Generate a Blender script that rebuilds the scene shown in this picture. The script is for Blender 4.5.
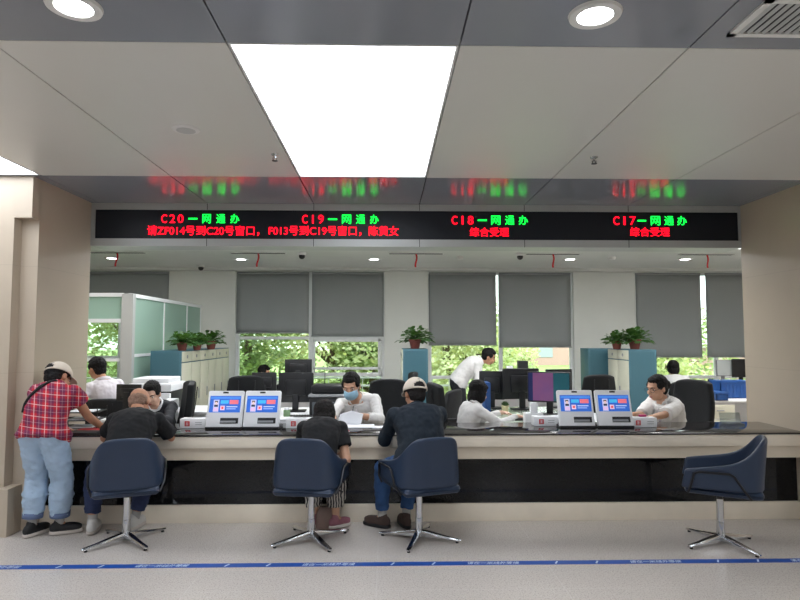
import bpy, bmesh, math, random
from mathutils import Vector as V, Matrix, noise
random.seed(7)
PI = math.pi
sc = bpy.context.scene
COL = sc.collection
for o in list(bpy.data.objects): bpy.data.objects.remove(o)

# ---------------------------------------------------------------- camera, world, light, exposure
FPX, EYE = 600.0, 1.6
PITCH, YAW = math.atan(37/600), math.atan(14/600)
cam = bpy.data.cameras.new('camera'); cam.sensor_width = 36; cam.lens = 36*FPX/800
cam.clip_start = .05; cam.clip_end = 300
camo = bpy.data.objects.new('camera', cam); COL.objects.link(camo)
camo.location = (0, 0, EYE); camo.rotation_euler = (PI/2+PITCH, 0, -YAW)
sc.camera = camo
world = bpy.data.worlds.new('overcast_sky'); sc.world = world; world.use_nodes = True
bg = world.node_tree.nodes['Background']
bg.inputs[0].default_value = (.93, .97, 1, 1); bg.inputs[1].default_value = 3.4
sc.view_settings.view_transform = 'Standard'; sc.view_settings.look = 'None'
sc.view_settings.gamma = 1; sc.view_settings.use_curve_mapping = False
sc.view_settings.exposure = 0.28
PANEL_E = 4.6      # ceiling light panels
DOWN_E = 16.0      # downlights
sun = bpy.data.lights.new('sun', 'SUN'); sun.energy = 4.5; sun.angle = .05; sun.color = (1, .95, .85)
suno = bpy.data.objects.new('sun', sun); COL.objects.link(suno); suno.rotation_euler = (math.radians(28), math.radians(8), 0)
suno.location = (0, 20, 20)

# ---------------------------------------------------------------- helpers
def ray(x, y):
    d = V(((x-400)/FPX, 1, -(y-300)/FPX))
    c, s = math.cos(PITCH), math.sin(PITCH); d = V((d.x, d.y*c-d.z*s, d.y*s+d.z*c))
    c, s = math.cos(YAW), math.sin(YAW); return V((d.x*c+d.y*s, -d.x*s+d.y*c, d.z))
def at(x, y, Y):
    d = ray(x, y); return d*(Y/d.y)+V((0, 0, EYE))
def lin(c):
    return tuple(((v/255/12.92) if v/255 <= .04045 else ((v/255+.055)/1.055)**2.4) for v in c)
MATS = {}
def mat(name, rgb, rough=.5, metal=0, var=None, bump=None, emit=0, spec=.5, coat=0, trans=None, coords='Object'):
    """var=(scale, amount): noise colour variation; bump=(scale, strength)"""
    if name in MATS: return MATS[name]
    m = bpy.data.materials.new(name); m.use_nodes = True; MATS[name] = m
    nt = m.node_tree; b = nt.nodes['Principled BSDF']; c = lin(rgb)
    b.inputs['Base Color'].default_value = (*c, 1); b.inputs['Roughness'].default_value = rough
    b.inputs['Metallic'].default_value = metal; b.inputs['Specular IOR Level'].default_value = spec
    b.inputs['Coat Weight'].default_value = coat
    tc = nt.nodes.new('ShaderNodeTexCoord')
    if var:
        n = nt.nodes.new('ShaderNodeTexNoise'); n.inputs['Scale'].default_value = var[0]; n.inputs['Detail'].default_value = 4
        nt.links.new(tc.outputs[coords], n.inputs['Vector'])
        r = nt.nodes.new('ShaderNodeValToRGB'); a = var[1]
        r.color_ramp.elements[0].position = .3; r.color_ramp.elements[1].position = .7
        r.color_ramp.elements[0].color = (*[max(0, v*(1-a)) for v in c], 1)
        r.color_ramp.elements[1].color = (*[min(1, v*(1+a)) for v in c], 1)
        nt.links.new(n.outputs['Fac'], r.inputs['Fac']); nt.links.new(r.outputs['Color'], b.inputs['Base Color'])
    if bump:
        n = nt.nodes.new('ShaderNodeTexNoise'); n.inputs['Scale'].default_value = bump[0]; n.inputs['Detail'].default_value = 3
        nt.links.new(tc.outputs[coords], n.inputs['Vector'])
        bp = nt.nodes.new('ShaderNodeBump'); bp.inputs['Strength'].default_value = bump[1]; bp.inputs['Distance'].default_value = .01
        nt.links.new(n.outputs['Fac'], bp.inputs['Height']); nt.links.new(bp.outputs['Normal'], b.inputs['Normal'])
    if emit:
        b.inputs['Emission Color'].default_value = (*c, 1); b.inputs['Emission Strength'].default_value = emit
    if trans:
        t = nt.nodes.new('ShaderNodeBsdfTranslucent'); t.inputs[0].default_value = (*lin(trans[0]), 1)
        x = nt.nodes.new('ShaderNodeMixShader'); x.inputs[0].default_value = trans[1]
        out = nt.nodes['Material Output']
        nt.links.new(b.outputs[0], x.inputs[1]); nt.links.new(t.outputs[0], x.inputs[2]); nt.links.new(x.outputs[0], out.inputs[0])
    return m
class NT:
    """small node-building helper for patterned materials"""
    def __init__(s, name, rough=.5, spec=.5):
        s.m = bpy.data.materials.new(name); s.m.use_nodes = True; s.t = s.m.node_tree; MATS[name] = s.m
        s.b = s.t.nodes['Principled BSDF']; s.b.inputs['Roughness'].default_value = rough; s.b.inputs['Specular IOR Level'].default_value = spec
        s.tc = s.t.nodes.new('ShaderNodeTexCoord')
        sep = s.t.nodes.new('ShaderNodeSeparateXYZ'); s.t.links.new(s.tc.outputs['Object'], sep.inputs[0]); s.xyz = sep.outputs
    def math(s, op, a, b=0):
        n = s.t.nodes.new('ShaderNodeMath'); n.operation = op
        for i, v in enumerate((a, b)):
            if isinstance(v, (int, float)): n.inputs[i].default_value = v
            else: s.t.links.new(v, n.inputs[i])
        return n.outputs[0]
    def stripe(s, c, period, lo, hi):
        fr = s.math('FRACT', s.math('DIVIDE', s.math('ADD', c, 50), period))
        return s.math('MULTIPLY', s.math('GREATER_THAN', fr, lo), s.math('LESS_THAN', fr, hi))
    def mix(s, fac, a, b):
        n = s.t.nodes.new('ShaderNodeMix'); n.data_type = 'RGBA'
        if isinstance(fac, (int, float)): n.inputs[0].default_value = fac
        else: s.t.links.new(fac, n.inputs[0])
        for i, v in ((6, a), (7, b)):
            if isinstance(v, tuple): n.inputs[i].default_value = (*lin(v), 1)
            else: s.t.links.new(v, n.inputs[i])
        return n.outputs[2]
    def noise(s, scale, detail=3):
        n = s.t.nodes.new('ShaderNodeTexNoise'); n.inputs['Scale'].default_value = scale; n.inputs['Detail'].default_value = detail
        s.t.links.new(s.tc.outputs['Object'], n.inputs['Vector']); return n.outputs['Fac']
    def done(s, col): s.t.links.new(col, s.b.inputs['Base Color']); return s.m

class MB:
    def __init__(s): s.bm = bmesh.new()
    def _in(s, t, M=None):
        if M is not None: t.transform(M)
        me = bpy.data.meshes.new('tmp'); t.to_mesh(me); t.free(); s.bm.from_mesh(me); bpy.data.meshes.remove(me); return s
    def box(s, c, d, bev=0, rot=None, seg=2):
        t = bmesh.new(); bmesh.ops.create_cube(t, size=1)
        bmesh.ops.scale(t, vec=V(d), verts=t.verts)
        if bev: bmesh.ops.bevel(t, geom=t.edges[:], offset=bev, segments=seg, profile=.5, affect='EDGES')
        M = Matrix.Translation(V(c))
        if rot: M = M @ (Matrix.Rotation(rot[2], 4, 'Z') @ Matrix.Rotation(rot[1], 4, 'Y') @ Matrix.Rotation(rot[0], 4, 'X'))
        return s._in(t, M)
    def span(s, x0, x1, y0, y1, z0, z1, bev=0):
        return s.box(((x0+x1)/2, (y0+y1)/2, (z0+z1)/2), (abs(x1-x0), abs(y1-y0), abs(z1-z0)), bev)
    def loft(s, rings, cap=True):
        vs = [[s.bm.verts.new(p) for p in r] for r in rings]; n = len(vs[0])
        for a, b in zip(vs, vs[1:]):
            for i in range(n): s.bm.faces.new((a[i], a[(i+1) % n], b[(i+1) % n], b[i]))
        if cap: s.bm.faces.new(vs[0][::-1]); s.bm.faces.new(vs[-1])
        return s
    def ring(s, c, ax, ay, rx, ry, n=16, e=2.0):
        out = []
        for i in range(n):
            a = 2*PI*i/n; ca, sa = math.cos(a), math.sin(a); k = 2/e
            out.append(c+ax*(rx*math.copysign(abs(ca)**k, ca))+ay*(ry*math.copysign(abs(sa)**k, sa)))
        return out
    def cone(s, a, b, ra, rb, n=14, rnd=False):
        a, b = V(a), V(b); t = (b-a)
        if t.length < 1e-6: t = V((0, 0, 1))
        t.normalize(); ax = t.orthogonal().normalized(); ay = t.cross(ax)
        rings = []
        if rnd:
            for q in (-80, -50, -22): q = math.radians(q); rings.append(s.ring(a+t*(ra*math.sin(q)), ax, ay, ra*math.cos(q), ra*math.cos(q), n))
        rings += [s.ring(a, ax, ay, ra, ra, n), s.ring(b, ax, ay, rb, rb, n)]
        if rnd:
            for q in (22, 50, 80): q = math.radians(q); rings.append(s.ring(b+t*(rb*math.sin(q)), ax, ay, rb*math.cos(q), rb*math.cos(q), n))
        return s.loft(rings)
    def cap(s, a, b, ra, rb, n=14): return s.cone(a, b, ra, rb, n, True)
    def tube(s, pts, r, n=8, closed=False):
        pts = [V(p) for p in pts]; rings = []; ax = None; N = len(pts)
        for i, p in enumerate(pts):
            t = (pts[(i+1) % N]-pts[i-1]) if closed else (pts[min(i+1, N-1)]-pts[max(i-1, 0)])
            t.normalize()
            ax = t.orthogonal().normalized() if ax is None else (ax-t*ax.dot(t)).normalized()
            rr = r[i] if isinstance(r, (list, tuple)) else r
            rings.append(s.ring(p, ax, t.cross(ax), rr, rr, n))
        if closed: rings.append(rings[0]); return s.loft(rings, False)
        return s.loft(rings)
    def ell(s, c, r, ax=None, n=16):
        t = bmesh.new(); bmesh.ops.create_uvsphere(t, u_segments=n, v_segments=max(8, n*3//4), radius=1)
        M = Matrix.Diagonal((r[0], r[1], r[2], 1))
        if ax: M = Matrix((ax[0], ax[1], ax[2])).transposed().to_4x4() @ M
        return s._in(t, Matrix.Translation(V(c)) @ M)
    def lathe(s, prof, n=20, c=(0, 0, 0)):
        c = V(c); return s.loft([s.ring(c+V((0, 0, z)), V((1, 0, 0)), V((0, 1, 0)), r, r, n) for r, z in prof])
    def grid(s, P):
        vs = [[s.bm.verts.new(p) for p in r] for r in P]
        for a, b in zip(vs, vs[1:]):
            for i in range(len(a)-1): s.bm.faces.new((a[i], a[i+1], b[i+1], b[i]))
        return s
    def mesh(s, name='m'):
        me = bpy.data.meshes.new(name); bmesh.ops.recalc_face_normals(s.bm, faces=s.bm.faces[:]); s.bm.to_mesh(me); s.bm.free(); return me
def link(name, me, m, parent=None, smooth=False, loc=None):
    o = bpy.data.objects.new(name, me); COL.objects.link(o)
    if m and not me.materials: me.materials.append(m)
    if parent: o.parent = parent
    if loc: o.location = loc
    if smooth:
        me.shade_smooth()
        if smooth != 'all': me.set_sharp_from_angle(angle=math.radians(38))
    return o
def obj(name, mb, m, parent=None, smooth=True, mods=()):
    o = link(name, mb.mesh(name), m, parent, smooth)
    if mods: bake(o, mods)
    return o
def evalmesh(o):
    dg = bpy.context.evaluated_depsgraph_get(); dg.update()
    return bpy.data.meshes.new_from_object(o.evaluated_get(dg), depsgraph=dg)
def bake(o, mods, smooth='all'):
    for t, kw in mods:
        md = o.modifiers.new(t, t)
        for k, v in kw.items(): setattr(md, k, v)
    me = evalmesh(o); old = o.data; o.modifiers.clear(); o.data = me
    bpy.data.meshes.remove(old); me.shade_smooth()
    if smooth != 'all': me.set_sharp_from_angle(angle=math.radians(40))
def blob(name, mb, m, parent, vox=.006, it=3, fold=0, fs=14, org=None, stretch=(1, 1, 1)):
    """overlapping closed shapes grown together into ONE continuous skin"""
    me = mb.mesh(name)
    if org is not None: me.transform(Matrix.Translation(-V(org)))
    o = bpy.data.objects.new(name, me); COL.objects.link(o)
    if m: me.materials.append(m)
    bake(o, [('REMESH', dict(mode='VOXEL', voxel_size=vox)), ('SMOOTH', dict(factor=.5, iterations=it))])
    if fold:
        me = o.data; nr = [v.normal.copy() for v in me.vertices]
        for v, n in zip(me.vertices, nr):
            p = V((v.co.x*stretch[0], v.co.y*stretch[1], v.co.z*stretch[2]))
            d = noise.noise(p*fs)+.5*noise.noise(p*fs*2.3+V((9, 4, 1)))
            v.co += n*(d*fold)
    if m and not o.data.materials: o.data.materials.append(m)
    if parent: o.parent = parent
    return o
def tag(o, label, cat, group=None, kind=None):
    o['label'] = label; o['category'] = cat
    if group: o['group'] = group
    if kind: o['kind'] = kind
    return o
def thing(name, label, cat, loc=(0, 0, 0), rz=0, group=None):
    o = bpy.data.objects.new(name, None); COL.objects.link(o); o.empty_display_size = .1
    o.location = loc; o.rotation_euler = (0, 0, rz); return tag(o, label, cat, group)
def struct(name, mb, m, parent=None, smooth=False):
    o = obj(name, mb, m, parent, smooth)
    if not parent: o['kind'] = 'structure'
    return o
def sempty(name, loc=(0, 0, 0)):
    o = bpy.data.objects.new(name, None); COL.objects.link(o); o.location = loc; o['kind'] = 'structure'; return o
def kids(o): return [c for c in bpy.data.objects if c.parent == o]
def dup(o, loc, rz, label=None, parent=None):
    c = o.copy(); COL.objects.link(c)
    if parent is None:
        c.location = loc; c.rotation_euler = (0, 0, rz)
        if label: c['label'] = label
    else: c.parent = parent
    for k in kids(o): dup(k, None, 0, None, c)
    return c
def text(name, s, m, parent, x0, x1, z0, z1, y, bold=0, flat=False, shear=0):
    """lettering fitted to a box; upright (facing -Y) or flat on the floor"""
    cu = bpy.data.curves.new('t', 'FONT'); cu.body = s; cu.size = 1; cu.extrude = .01; cu.shear = shear
    t = bpy.data.objects.new('t', cu); COL.objects.link(t); me = evalmesh(t)
    bpy.data.objects.remove(t); bpy.data.curves.remove(cu)
    xs = [v.co.x for v in me.vertices]; ys = [v.co.y for v in me.vertices]
    a, b, c, d = min(xs), max(xs), min(ys), max(ys)
    for v in me.vertices:
        p = v.co; X = x0+(p.x-a)/(b-a)*(x1-x0); Z = z0+(p.y-c)/(d-c)*(z1-z0)
        v.co = (X, Z, y+p.z*.1) if flat else (X, y-p.z*.1, Z)
    if bold and not flat:
        t = bmesh.new(); k = bold*(z1-z0)
        for dx, dz in ((0, 0), (k, 0), (-k, 0), (0, k), (0, -k)):
            me.transform(Matrix.Translation((dx, 0, dz))); t.from_mesh(me); me.transform(Matrix.Translation((-dx, 0, -dz)))
        t.to_mesh(me); t.free()
    me.materials.clear(); return link(name, me, m, parent)

# ---------------------------------------------------------------- materials
M = {}
def fl():
    n = NT('terrazzo_floor', .19)
    base = n.mix(n.noise(1.3, 4), (198, 190, 182), (214, 206, 198))
    sp = n.math('GREATER_THAN', n.noise(95, 3), .58); c = n.mix(n.math('MULTIPLY', sp, .5), base, (150, 142, 135))
    sp2 = n.math('GREATER_THAN', n.noise(130, 3), .60); c = n.mix(n.math('MULTIPLY', sp2, .45), c, (235, 232, 228))
    j = n.math('MAXIMUM', n.stripe(n.math('ADD', n.xyz[0], 1.66), 1.2, 0, .004), n.stripe(n.math('ADD', n.xyz[1], .1), 1.2, 0, .004))
    c = n.mix(n.math('MULTIPLY', j, .35), c, (225, 222, 218))
    return n.done(c)
M['floor'] = fl()
def stone(name, a, b, rough):
    n = NT(name, rough); w = n.noise(2.2, 5)
    j = n.math('MAXIMUM', n.stripe(n.xyz[2], .9, 0, .004), n.stripe(n.math('ADD', n.xyz[1], .35), 1.2, 0, .003))
    return n.done(n.mix(n.math('MULTIPLY', j, .3), n.mix(w, a, b), (140, 125, 110)))
M['stone'] = stone('beige_stone_cladding', (186, 172, 153), (199, 185, 166), .35)
M['ceil_white'] = mat('white_ceiling_panel', (214, 213, 207), .3, var=(.8, .02), spec=.25)
M['ceil_grey'] = mat('grey_ceiling_panel', (138, 142, 150), .17, var=(.8, .03), spec=.28)
M['seam'] = mat('dark_joint', (60, 60, 62), .7)
M['wall'] = mat('white_plaster', (222, 224, 219), .8, var=(3, .02))
M['back_ceil'] = mat('office_ceiling_white', (215, 216, 212), .6, var=(3, .02))
M['counter'] = mat('cream_counter_stone', (238, 227, 208), .35, var=(6, .04))
M['counter2'] = mat('cream_counter_beam', (224, 211, 190), .4, var=(6, .04))
M['granite'] = mat('dark_polished_granite', (44, 40, 40), .07, var=(160, .6), spec=.6)
M['blackstone'] = mat('black_polished_stone', (20, 21, 23), .05, var=(120, .6), spec=.3)
M['frame_grey'] = mat('brushed_silver_trim', (190, 192, 190), .4, metal=.25)
M['black_glass'] = mat('black_led_screen', (30, 33, 40), .4, spec=.3)
M['led_red'] = mat('red_led', (242, 20, 56), .5, emit=.85)
M['led_green'] = mat('green_led', (30, 245, 110), .5, emit=.7)
M['panel_light'] = mat('light_panel_diffuser', (240, 246, 255), .5, emit=PANEL_E)
M['panel_added'] = mat('added_office_panel_diffuser', (244, 246, 248), .5, emit=PANEL_E*1.4)
M['down'] = mat('downlight_diffuser', (255, 255, 255), .5, emit=DOWN_E)
M['white_metal'] = mat('white_enamel', (225, 225, 222), .4)
M['alu'] = mat('white_window_frame', (232, 234, 235), .4)
M['navy'] = mat('navy_leather', (36, 52, 76), .42, bump=(140, .15), var=(5, .06))
M['chrome'] = mat('polished_chrome', (205, 207, 210), .18, metal=1)
M['dark_metal'] = mat('dark_metal', (45, 45, 48), .35, metal=.6)
M['black_pl'] = mat('black_plastic', (26, 27, 30), .4, var=(30, .15))
M['black_fab'] = mat('black_mesh_fabric', (24, 25, 28), .75, bump=(200, .3), var=(20, .2))
M['black_leather'] = mat('black_leather', (22, 24, 26), .6, bump=(60, .2), spec=.3)
M['white_pl'] = mat('white_plastic', (244, 245, 247), .35)
M['grey_pl'] = mat('grey_plastic', (150, 152, 155), .45)
M['paper'] = mat('white_paper', (238, 240, 244), .8)
M['blue_pl'] = mat('blue_plastic', (38, 84, 150), .4, var=(25, .1))
M['teal'] = mat('teal_enamel', (64, 105, 118), .5, var=(2, .03))
M['cream_door'] = mat('cream_enamel', (214, 212, 194), .45, var=(4, .03))
M['red'] = mat('red_print', (205, 45, 50), .5)
M['pot'] = mat('reddish_clay', (120, 60, 52), .6, var=(20, .15))
M['leaf'] = mat('glossy_green_leaf', (50, 86, 42), .45, var=(40, .35), trans=((110, 160, 60), .25))
M['blind'] = mat('grey_blind_fabric', (154, 158, 158), .8, bump=(300, .2), trans=((150, 158, 156), .10))
M['tape'] = mat('blue_floor_tape', (22, 78, 165), .45, var=(30, .08))
M['tape_w'] = mat('white_tape_print', (205, 220, 240), .5)
M['skin'] = mat('skin', (204, 158, 130), .5, var=(14, .05))
M['skin_f'] = mat('fair_skin', (222, 180, 156), .5, var=(14, .04))
M['skin_t'] = mat('tanned_skin', (190, 138, 108), .5, var=(14, .06))
M['hair'] = mat('black_hair', (20, 18, 18), .65, bump=(120, .5), var=(60, .3), spec=.2)
M['hair_g'] = mat('dark_greying_hair', (34, 31, 30), .7, bump=(120, .5), var=(90, .5), spec=.2)
M['stubble'] = mat('cropped_grey_hair', (138, 108, 90), .7, var=(160, .3))
M['white_sh'] = mat('white_shirt_cotton', (226, 224, 222), .8, bump=(30, .1), var=(18, .03))
M['white_sh2'] = mat('lilac_white_shirt', (222, 216, 222), .8, bump=(30, .1), var=(18, .03))
M['black_tee'] = mat('black_cotton', (15, 16, 19), .85, bump=(40, .15))
M['navy_kn'] = mat('dark_navy_knit', (18, 31, 43), .85, bump=(90, .2))
M['suit'] = mat('black_suit_cloth', (24, 26, 34), .8)
M['jean_l'] = mat('light_blue_denim', (172, 195, 218), .85, bump=(60, .2), var=(9, .09))
M['jean_h'] = mat('turned_up_denim_hem', (100, 116, 150), .85, bump=(60, .2))
M['jean_d'] = mat('dark_blue_denim', (38, 50, 84), .85, bump=(60, .2), var=(9, .12))
M['jean_b'] = mat('blue_denim', (46, 80, 126), .85, bump=(60, .2), var=(9, .15))
M['trouser'] = mat('black_trousers', (24, 25, 30), .8)
M['sneak_w'] = mat('white_sneaker', (212, 210, 205), .6)
M['sneak_p'] = mat('dusty_pink_sneaker', (150, 96, 108), .6)
M['shoe_b'] = mat('black_shoe', (24, 24, 27), .5)
M['shoe_br'] = mat('brown_suede', (72, 56, 50), .8)
M['sole'] = mat('pale_rubber_sole', (205, 196, 188), .7)
M['sock'] = mat('grey_sock', (175, 172, 168), .9)
M['cap'] = mat('beige_cap_cotton', (218, 206, 190), .85, bump=(60, .15))
M['mask'] = mat('pale_blue_mask', (150, 190, 212), .8, bump=(30, .1))
M['eye_w'] = mat('eye_white', (230, 228, 224), .3)
M['eye_d'] = mat('dark_iris', (28, 20, 16), .25)
M['lip'] = mat('lip', (168, 96, 88), .5)
def plaid():
    n = NT('red_plaid_cotton', .85); x, z = n.xyz[0], n.xyz[2]
    u = n.math('ADD', x, n.math('MULTIPLY', n.xyz[1], .55))
    w = n.math('ADD', z, n.math('MULTIPLY', u, .12))
    c = n.mix(n.math('MULTIPLY', n.stripe(u, .088, .52, .98), .55), (196, 30, 48), (42, 40, 84))
    c = n.mix(n.math('MULTIPLY', n.stripe(w, .088, .52, .98), .42), c, (44, 40, 84))
    c = n.mix(n.math('MULTIPLY', n.stripe(u, .088, .22, .30), .55), c, (238, 214, 210))
    c = n.mix(n.math('MULTIPLY', n.stripe(w, .088, .22, .29), .5), c, (238, 214, 210))
    c = n.mix(n.math('MULTIPLY', n.stripe(u, .088, .72, .76), .35), c, (220, 190, 195))
    c = n.mix(n.math('MULTIPLY', n.stripe(w, .088, .72, .76), .35), c, (220, 190, 195))
    return n.done(c)
M['plaid'] = plaid()
def zebra():
    n = NT('striped_cotton', .85)
    w = n.t.nodes.new('ShaderNodeTexWave'); w.inputs['Scale'].default_value = 14; w.inputs['Distortion'].default_value = 5; w.inputs['Detail'].default_value = 2
    n.t.links.new(n.tc.outputs['Object'], w.inputs['Vector'])
    return n.done(n.mix(n.math('GREATER_THAN', w.outputs['Fac'], .5), (52, 50, 52), (205, 200, 192)))
M['zebra'] = zebra()
def glass(name, tint, gl, diff=None, k=0):
    m = bpy.data.materials.new(name); m.use_nodes = True; t = m.node_tree; t.nodes.clear()
    out = t.nodes.new('ShaderNodeOutputMaterial'); tr = t.nodes.new('ShaderNodeBsdfTransparent'); tr.inputs[0].default_value = (*lin(tint), 1)
    g = t.nodes.new('ShaderNodeBsdfGlossy'); g.inputs['Roughness'].default_value = .02
    lw = t.nodes.new('ShaderNodeFresnel'); lw.inputs[0].default_value = 1.4
    x = t.nodes.new('ShaderNodeMixShader'); t.links.new(lw.outputs[0], x.inputs[0])
    a = tr
    if diff:
        d = t.nodes.new('ShaderNodeBsdfDiffuse'); d.inputs[0].default_value = (*lin(diff), 1)
        tl = t.nodes.new('ShaderNodeBsdfTranslucent'); tl.inputs[0].default_value = (*lin(diff), 1)
        y = t.nodes.new('ShaderNodeMixShader'); y.inputs[0].default_value = .4
        t.links.new(d.outputs[0], y.inputs[1]); t.links.new(tl.outputs[0], y.inputs[2])
        z = t.nodes.new('ShaderNodeMixShader'); z.inputs[0].default_value = k
        t.links.new(tr.outputs[0], z.inputs[1]); t.links.new(y.outputs[0], z.inputs[2]); a = z
    t.links.new(a.outputs[0], x.inputs[1]); t.links.new(g.outputs[0], x.inputs[2]); t.links.new(x.outputs[0], out.inputs[0])
    return m
M['glass'] = glass('clear_window_glass', (245, 250, 248), 0)
M['frost'] = glass('green_frosted_glass', (196, 228, 212), 0, (196, 228, 212), .82)
M['acrylic'] = glass('clear_acrylic', (235, 240, 240), 0, (200, 205, 205), .25)

# ---------------------------------------------------------------- the setting
HC = 2.95; YS = 6.05; YB = 11.9
XL, XR = -2.97, 3.66
b = MB(); b.span(-9, 10, -9, YB+.2, -.1, 0); struct('floor', b, M['floor'])
MOD = 1.075; X0 = -.735
LITS = [(X0, 2.70), (X0-3*MOD+.0, 2.70), (X0, -1.9), (X0-3*MOD, -1.9), (X0+3*MOD, -1.9), (X0+6*MOD, 2.7), (X0-6*MOD, 2.7),
        (X0, -6.5), (X0-3*MOD, -6.5), (X0+3*MOD, -6.5), (X0+6*MOD, -1.9), (X0-6*MOD, -1.9)]
def ceiling():
    w, g, s = MB(), MB(), MB()
    bands = [(-9, -6.5, 1), (-6.5, -4.2, 0), (-4.2, -1.9, 1), (-1.9, .4, 0), (.4, 2.70, 1), (2.70, 5.02, 0), (5.02, YS+.3, 1)]
    i0, i1 = -8, 9
    for a, c, k in bands:
        for i in range(i0, i1):
            x = X0+i*MOD
            if not k and any(abs(x-lx) < .1 and abs(a-ly) < .1 for lx, ly in LITS): continue
            (g if k else w).span(x+.004, x+MOD-.004, a+.002, c-.002, HC, HC+.05)
    s.span(-9.4, 9.4, -9, YS+.3, HC+.051, HC+.08)
    struct('ceiling', w, M['ceil_white']); struct('ceiling', g, M['ceil_grey']); struct('ceiling', s, M['seam'])
    b = MB(); b.span(-9, 10, YS+.3, YB+.2, HC, HC+.1); struct('ceiling', b, M['back_ceil'])
ceiling()
LITS += [(x, 6.45) for x in (-5.6, -3.0, -.6, 1.8, 4.2, 6.6)]  # unseen panels added behind the sign bulkhead to brighten the office
lab = ['large white ceiling light panel above the middle of the hall', 'white ceiling light panel cut off by the left frame edge above the pier']
for i, (x, y) in enumerate(LITS):
    t = thing('ceiling_light_panel', lab[i] if i < 2 else 'white ceiling light panel over the hall behind the viewer' if y < 6 else 'added unseen light panel brightening the office behind the LED sign', 'light panel', (x+MOD/2, y+1.155, HC if y < 6 else HC-.045), 0, 'ceiling light panels')
    b = MB(); b.span(-MOD/2+.012, MOD/2-.012, -1.14, 1.14, .012, .03); obj('diffuser', b, M['panel_light' if y < 6 else 'panel_added'], t, False)
    b = MB(); h = MOD/2-.003
    b.span(-h, h, -1.152, -1.14, 0, .04); b.span(-h, h, 1.14, 1.152, 0, .04); b.span(-h, -h+.012, -1.14, 1.14, 0, .04); b.span(h-.012, h, -1.14, 1.14, 0, .04)
    obj('frame', b, M['white_metal'], t, False)
# piers either side of the opening, wall over the left one, hall side and rear walls
b = MB()
b.span(-9, -3.114, 5.05, 6.06, 0, HC); b.span(-3.12, XL, 5.16, 6.06, 0, HC); b.span(-3.12, XL, 5.05, 5.17, 2.6, HC)
struct('wall_left', b, M['stone'])
b = MB(); b.span(-9, -3.03, 4.97, 5.06, 0, .38, .004); b.span(-3.12, -3.03, 5.058, 5.2, 0, .379); struct('trim_1', b, M['stone'])
b = MB(); b.span(XR, 10, 5.05, 6.06, 0, HC); struct('wall_right', b, M['stone'])
b = MB(); b.span(-9.1, -9, -9, 5.05, 0, HC); b.span(10, 10.1, -9, 5.05, 0, HC); b.span(-9, 10, -9.1, -9, 0, HC); struct('wall_hall', b, M['stone'])
b = MB(); b.span(-9.1, -9, 6.3, YB, 0, HC); b.span(10, 10.1, 6.3, YB, 0, HC); struct('wall_office', b, M['wall'])
# back wall with four window bays
BAYS = [(-6.2, -4.28), (-2.97, -.03), (.84, 3.75), (5.0, 8.3)]
ZS, ZT = .30, 2.9
b = MB(); xs = [-9]+[v for p in BAYS for v in p]+[10]
for k in range(0, len(xs), 2): b.span(xs[k], xs[k+1], YB, YB+.25, 0, HC)
for a, c in BAYS: b.span(a, c, YB, YB+.25, 0, ZS); b.span(a, c, YB, YB+.25, ZT, HC)
struct('wall_back', b, M['wall'])
b = MB()
for k in range(0, len(xs), 2): b.span(xs[k], xs[k+1], YB-.012, YB, 0, .1)
struct('baseboard_back', b, M['frame_grey'])
b = MB(); b.span(-9, 10, YB-.25, YB-.02, 2.905, HC); struct('trim_2', b, M['back_ceil'])
BLINDS = [[(-6.2, -4.29, 2.0)], [(-2.955, -1.53, 1.68), (-1.47, -.05, 1.62)], [(.855, 2.2, 1.442), (2.26, 3.70, 1.40)], [(5.02, 6.34, 1.20), (6.44, 8.28, 1.20)]]
RAILS = [[1.2], [1.58], [.80], [.80]]
for i, (a, c) in enumerate(BAYS):
    w = sempty('window_%d' % (i+1), ((a+c)/2, YB+.1, 0)); mid = (a+c)/2; b = MB(); hw = (c-a)/2
    for x in (-hw+.03, 0, hw-.03): b.box((x, 0, (ZS+ZT)/2), (.075, .07, ZT-ZS), .006)
    for z in [ZS+.03, ZT-.03]+RAILS[i]: b.box((0, 0, z), (c-a, .06, .06), .006)
    if i == 1:   # open tilted sash on the right half with its own lighter frame, bar below
        b.box((hw/2, -.01, .86), (hw-.05, .05, .07), .006)
        b.box((.07, -.03, 1.22), (.06, .05, .74), .006); b.box((hw-.1, -.03, 1.22), (.06, .05, .74), .006); b.box((hw/2, -.03, 1.535), (hw-.1, .05, .06), .006)
        b.box((hw/2, -.03, .98), (hw-.1, .05, .05), .006)
        b.box((-hw/2, -.01, .72), (hw-.05, .04, .05), .006)
    if i > 1: b.box((0, -.02, 1.12), (.05, .05, 1.5), .004)
    obj('window_frame', b, M['alu'], w)
    b = MB(); b.box((0, .01, (ZS+ZT)/2), (c-a-.04, .008, ZT-ZS-.04)); obj('window_pane', b, M['glass'], w, False)
    b = MB(); b.span(-hw-.04, hw+.04, -.2, .0, ZS-.04, ZS); obj('window_sill', b, M['alu'], w)
    b = MB()
    for z in (.62, .78): b.cone((-hw+.05, .22, z), (hw-.05, .22, z), .018, .018, 8)
    for k in range(9): b.cone((-hw+.1+k*(c-a-.2)/8, .22, .3), (-hw+.1+k*(c-a-.2)/8, .22, .78), .008, .008, 6)
    obj('guard_rail', b, M['white_metal'], w)
BL = {(0, 0): 'grey roller blind above the green glass partition', (1, 0): 'left grey roller blind of the window with green trees, shorter by a little', (1, 1): 'grey roller blind with the white open window sash below it',
      (2, 0): 'grey roller blind over the bending man in white', (2, 1): 'grey roller blind in front of the pale domed building', (3, 0): 'long grey roller blind beside the teal cabinet with two plants', (3, 1): 'grey roller blind partly hidden by the right beige pier'}
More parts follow.
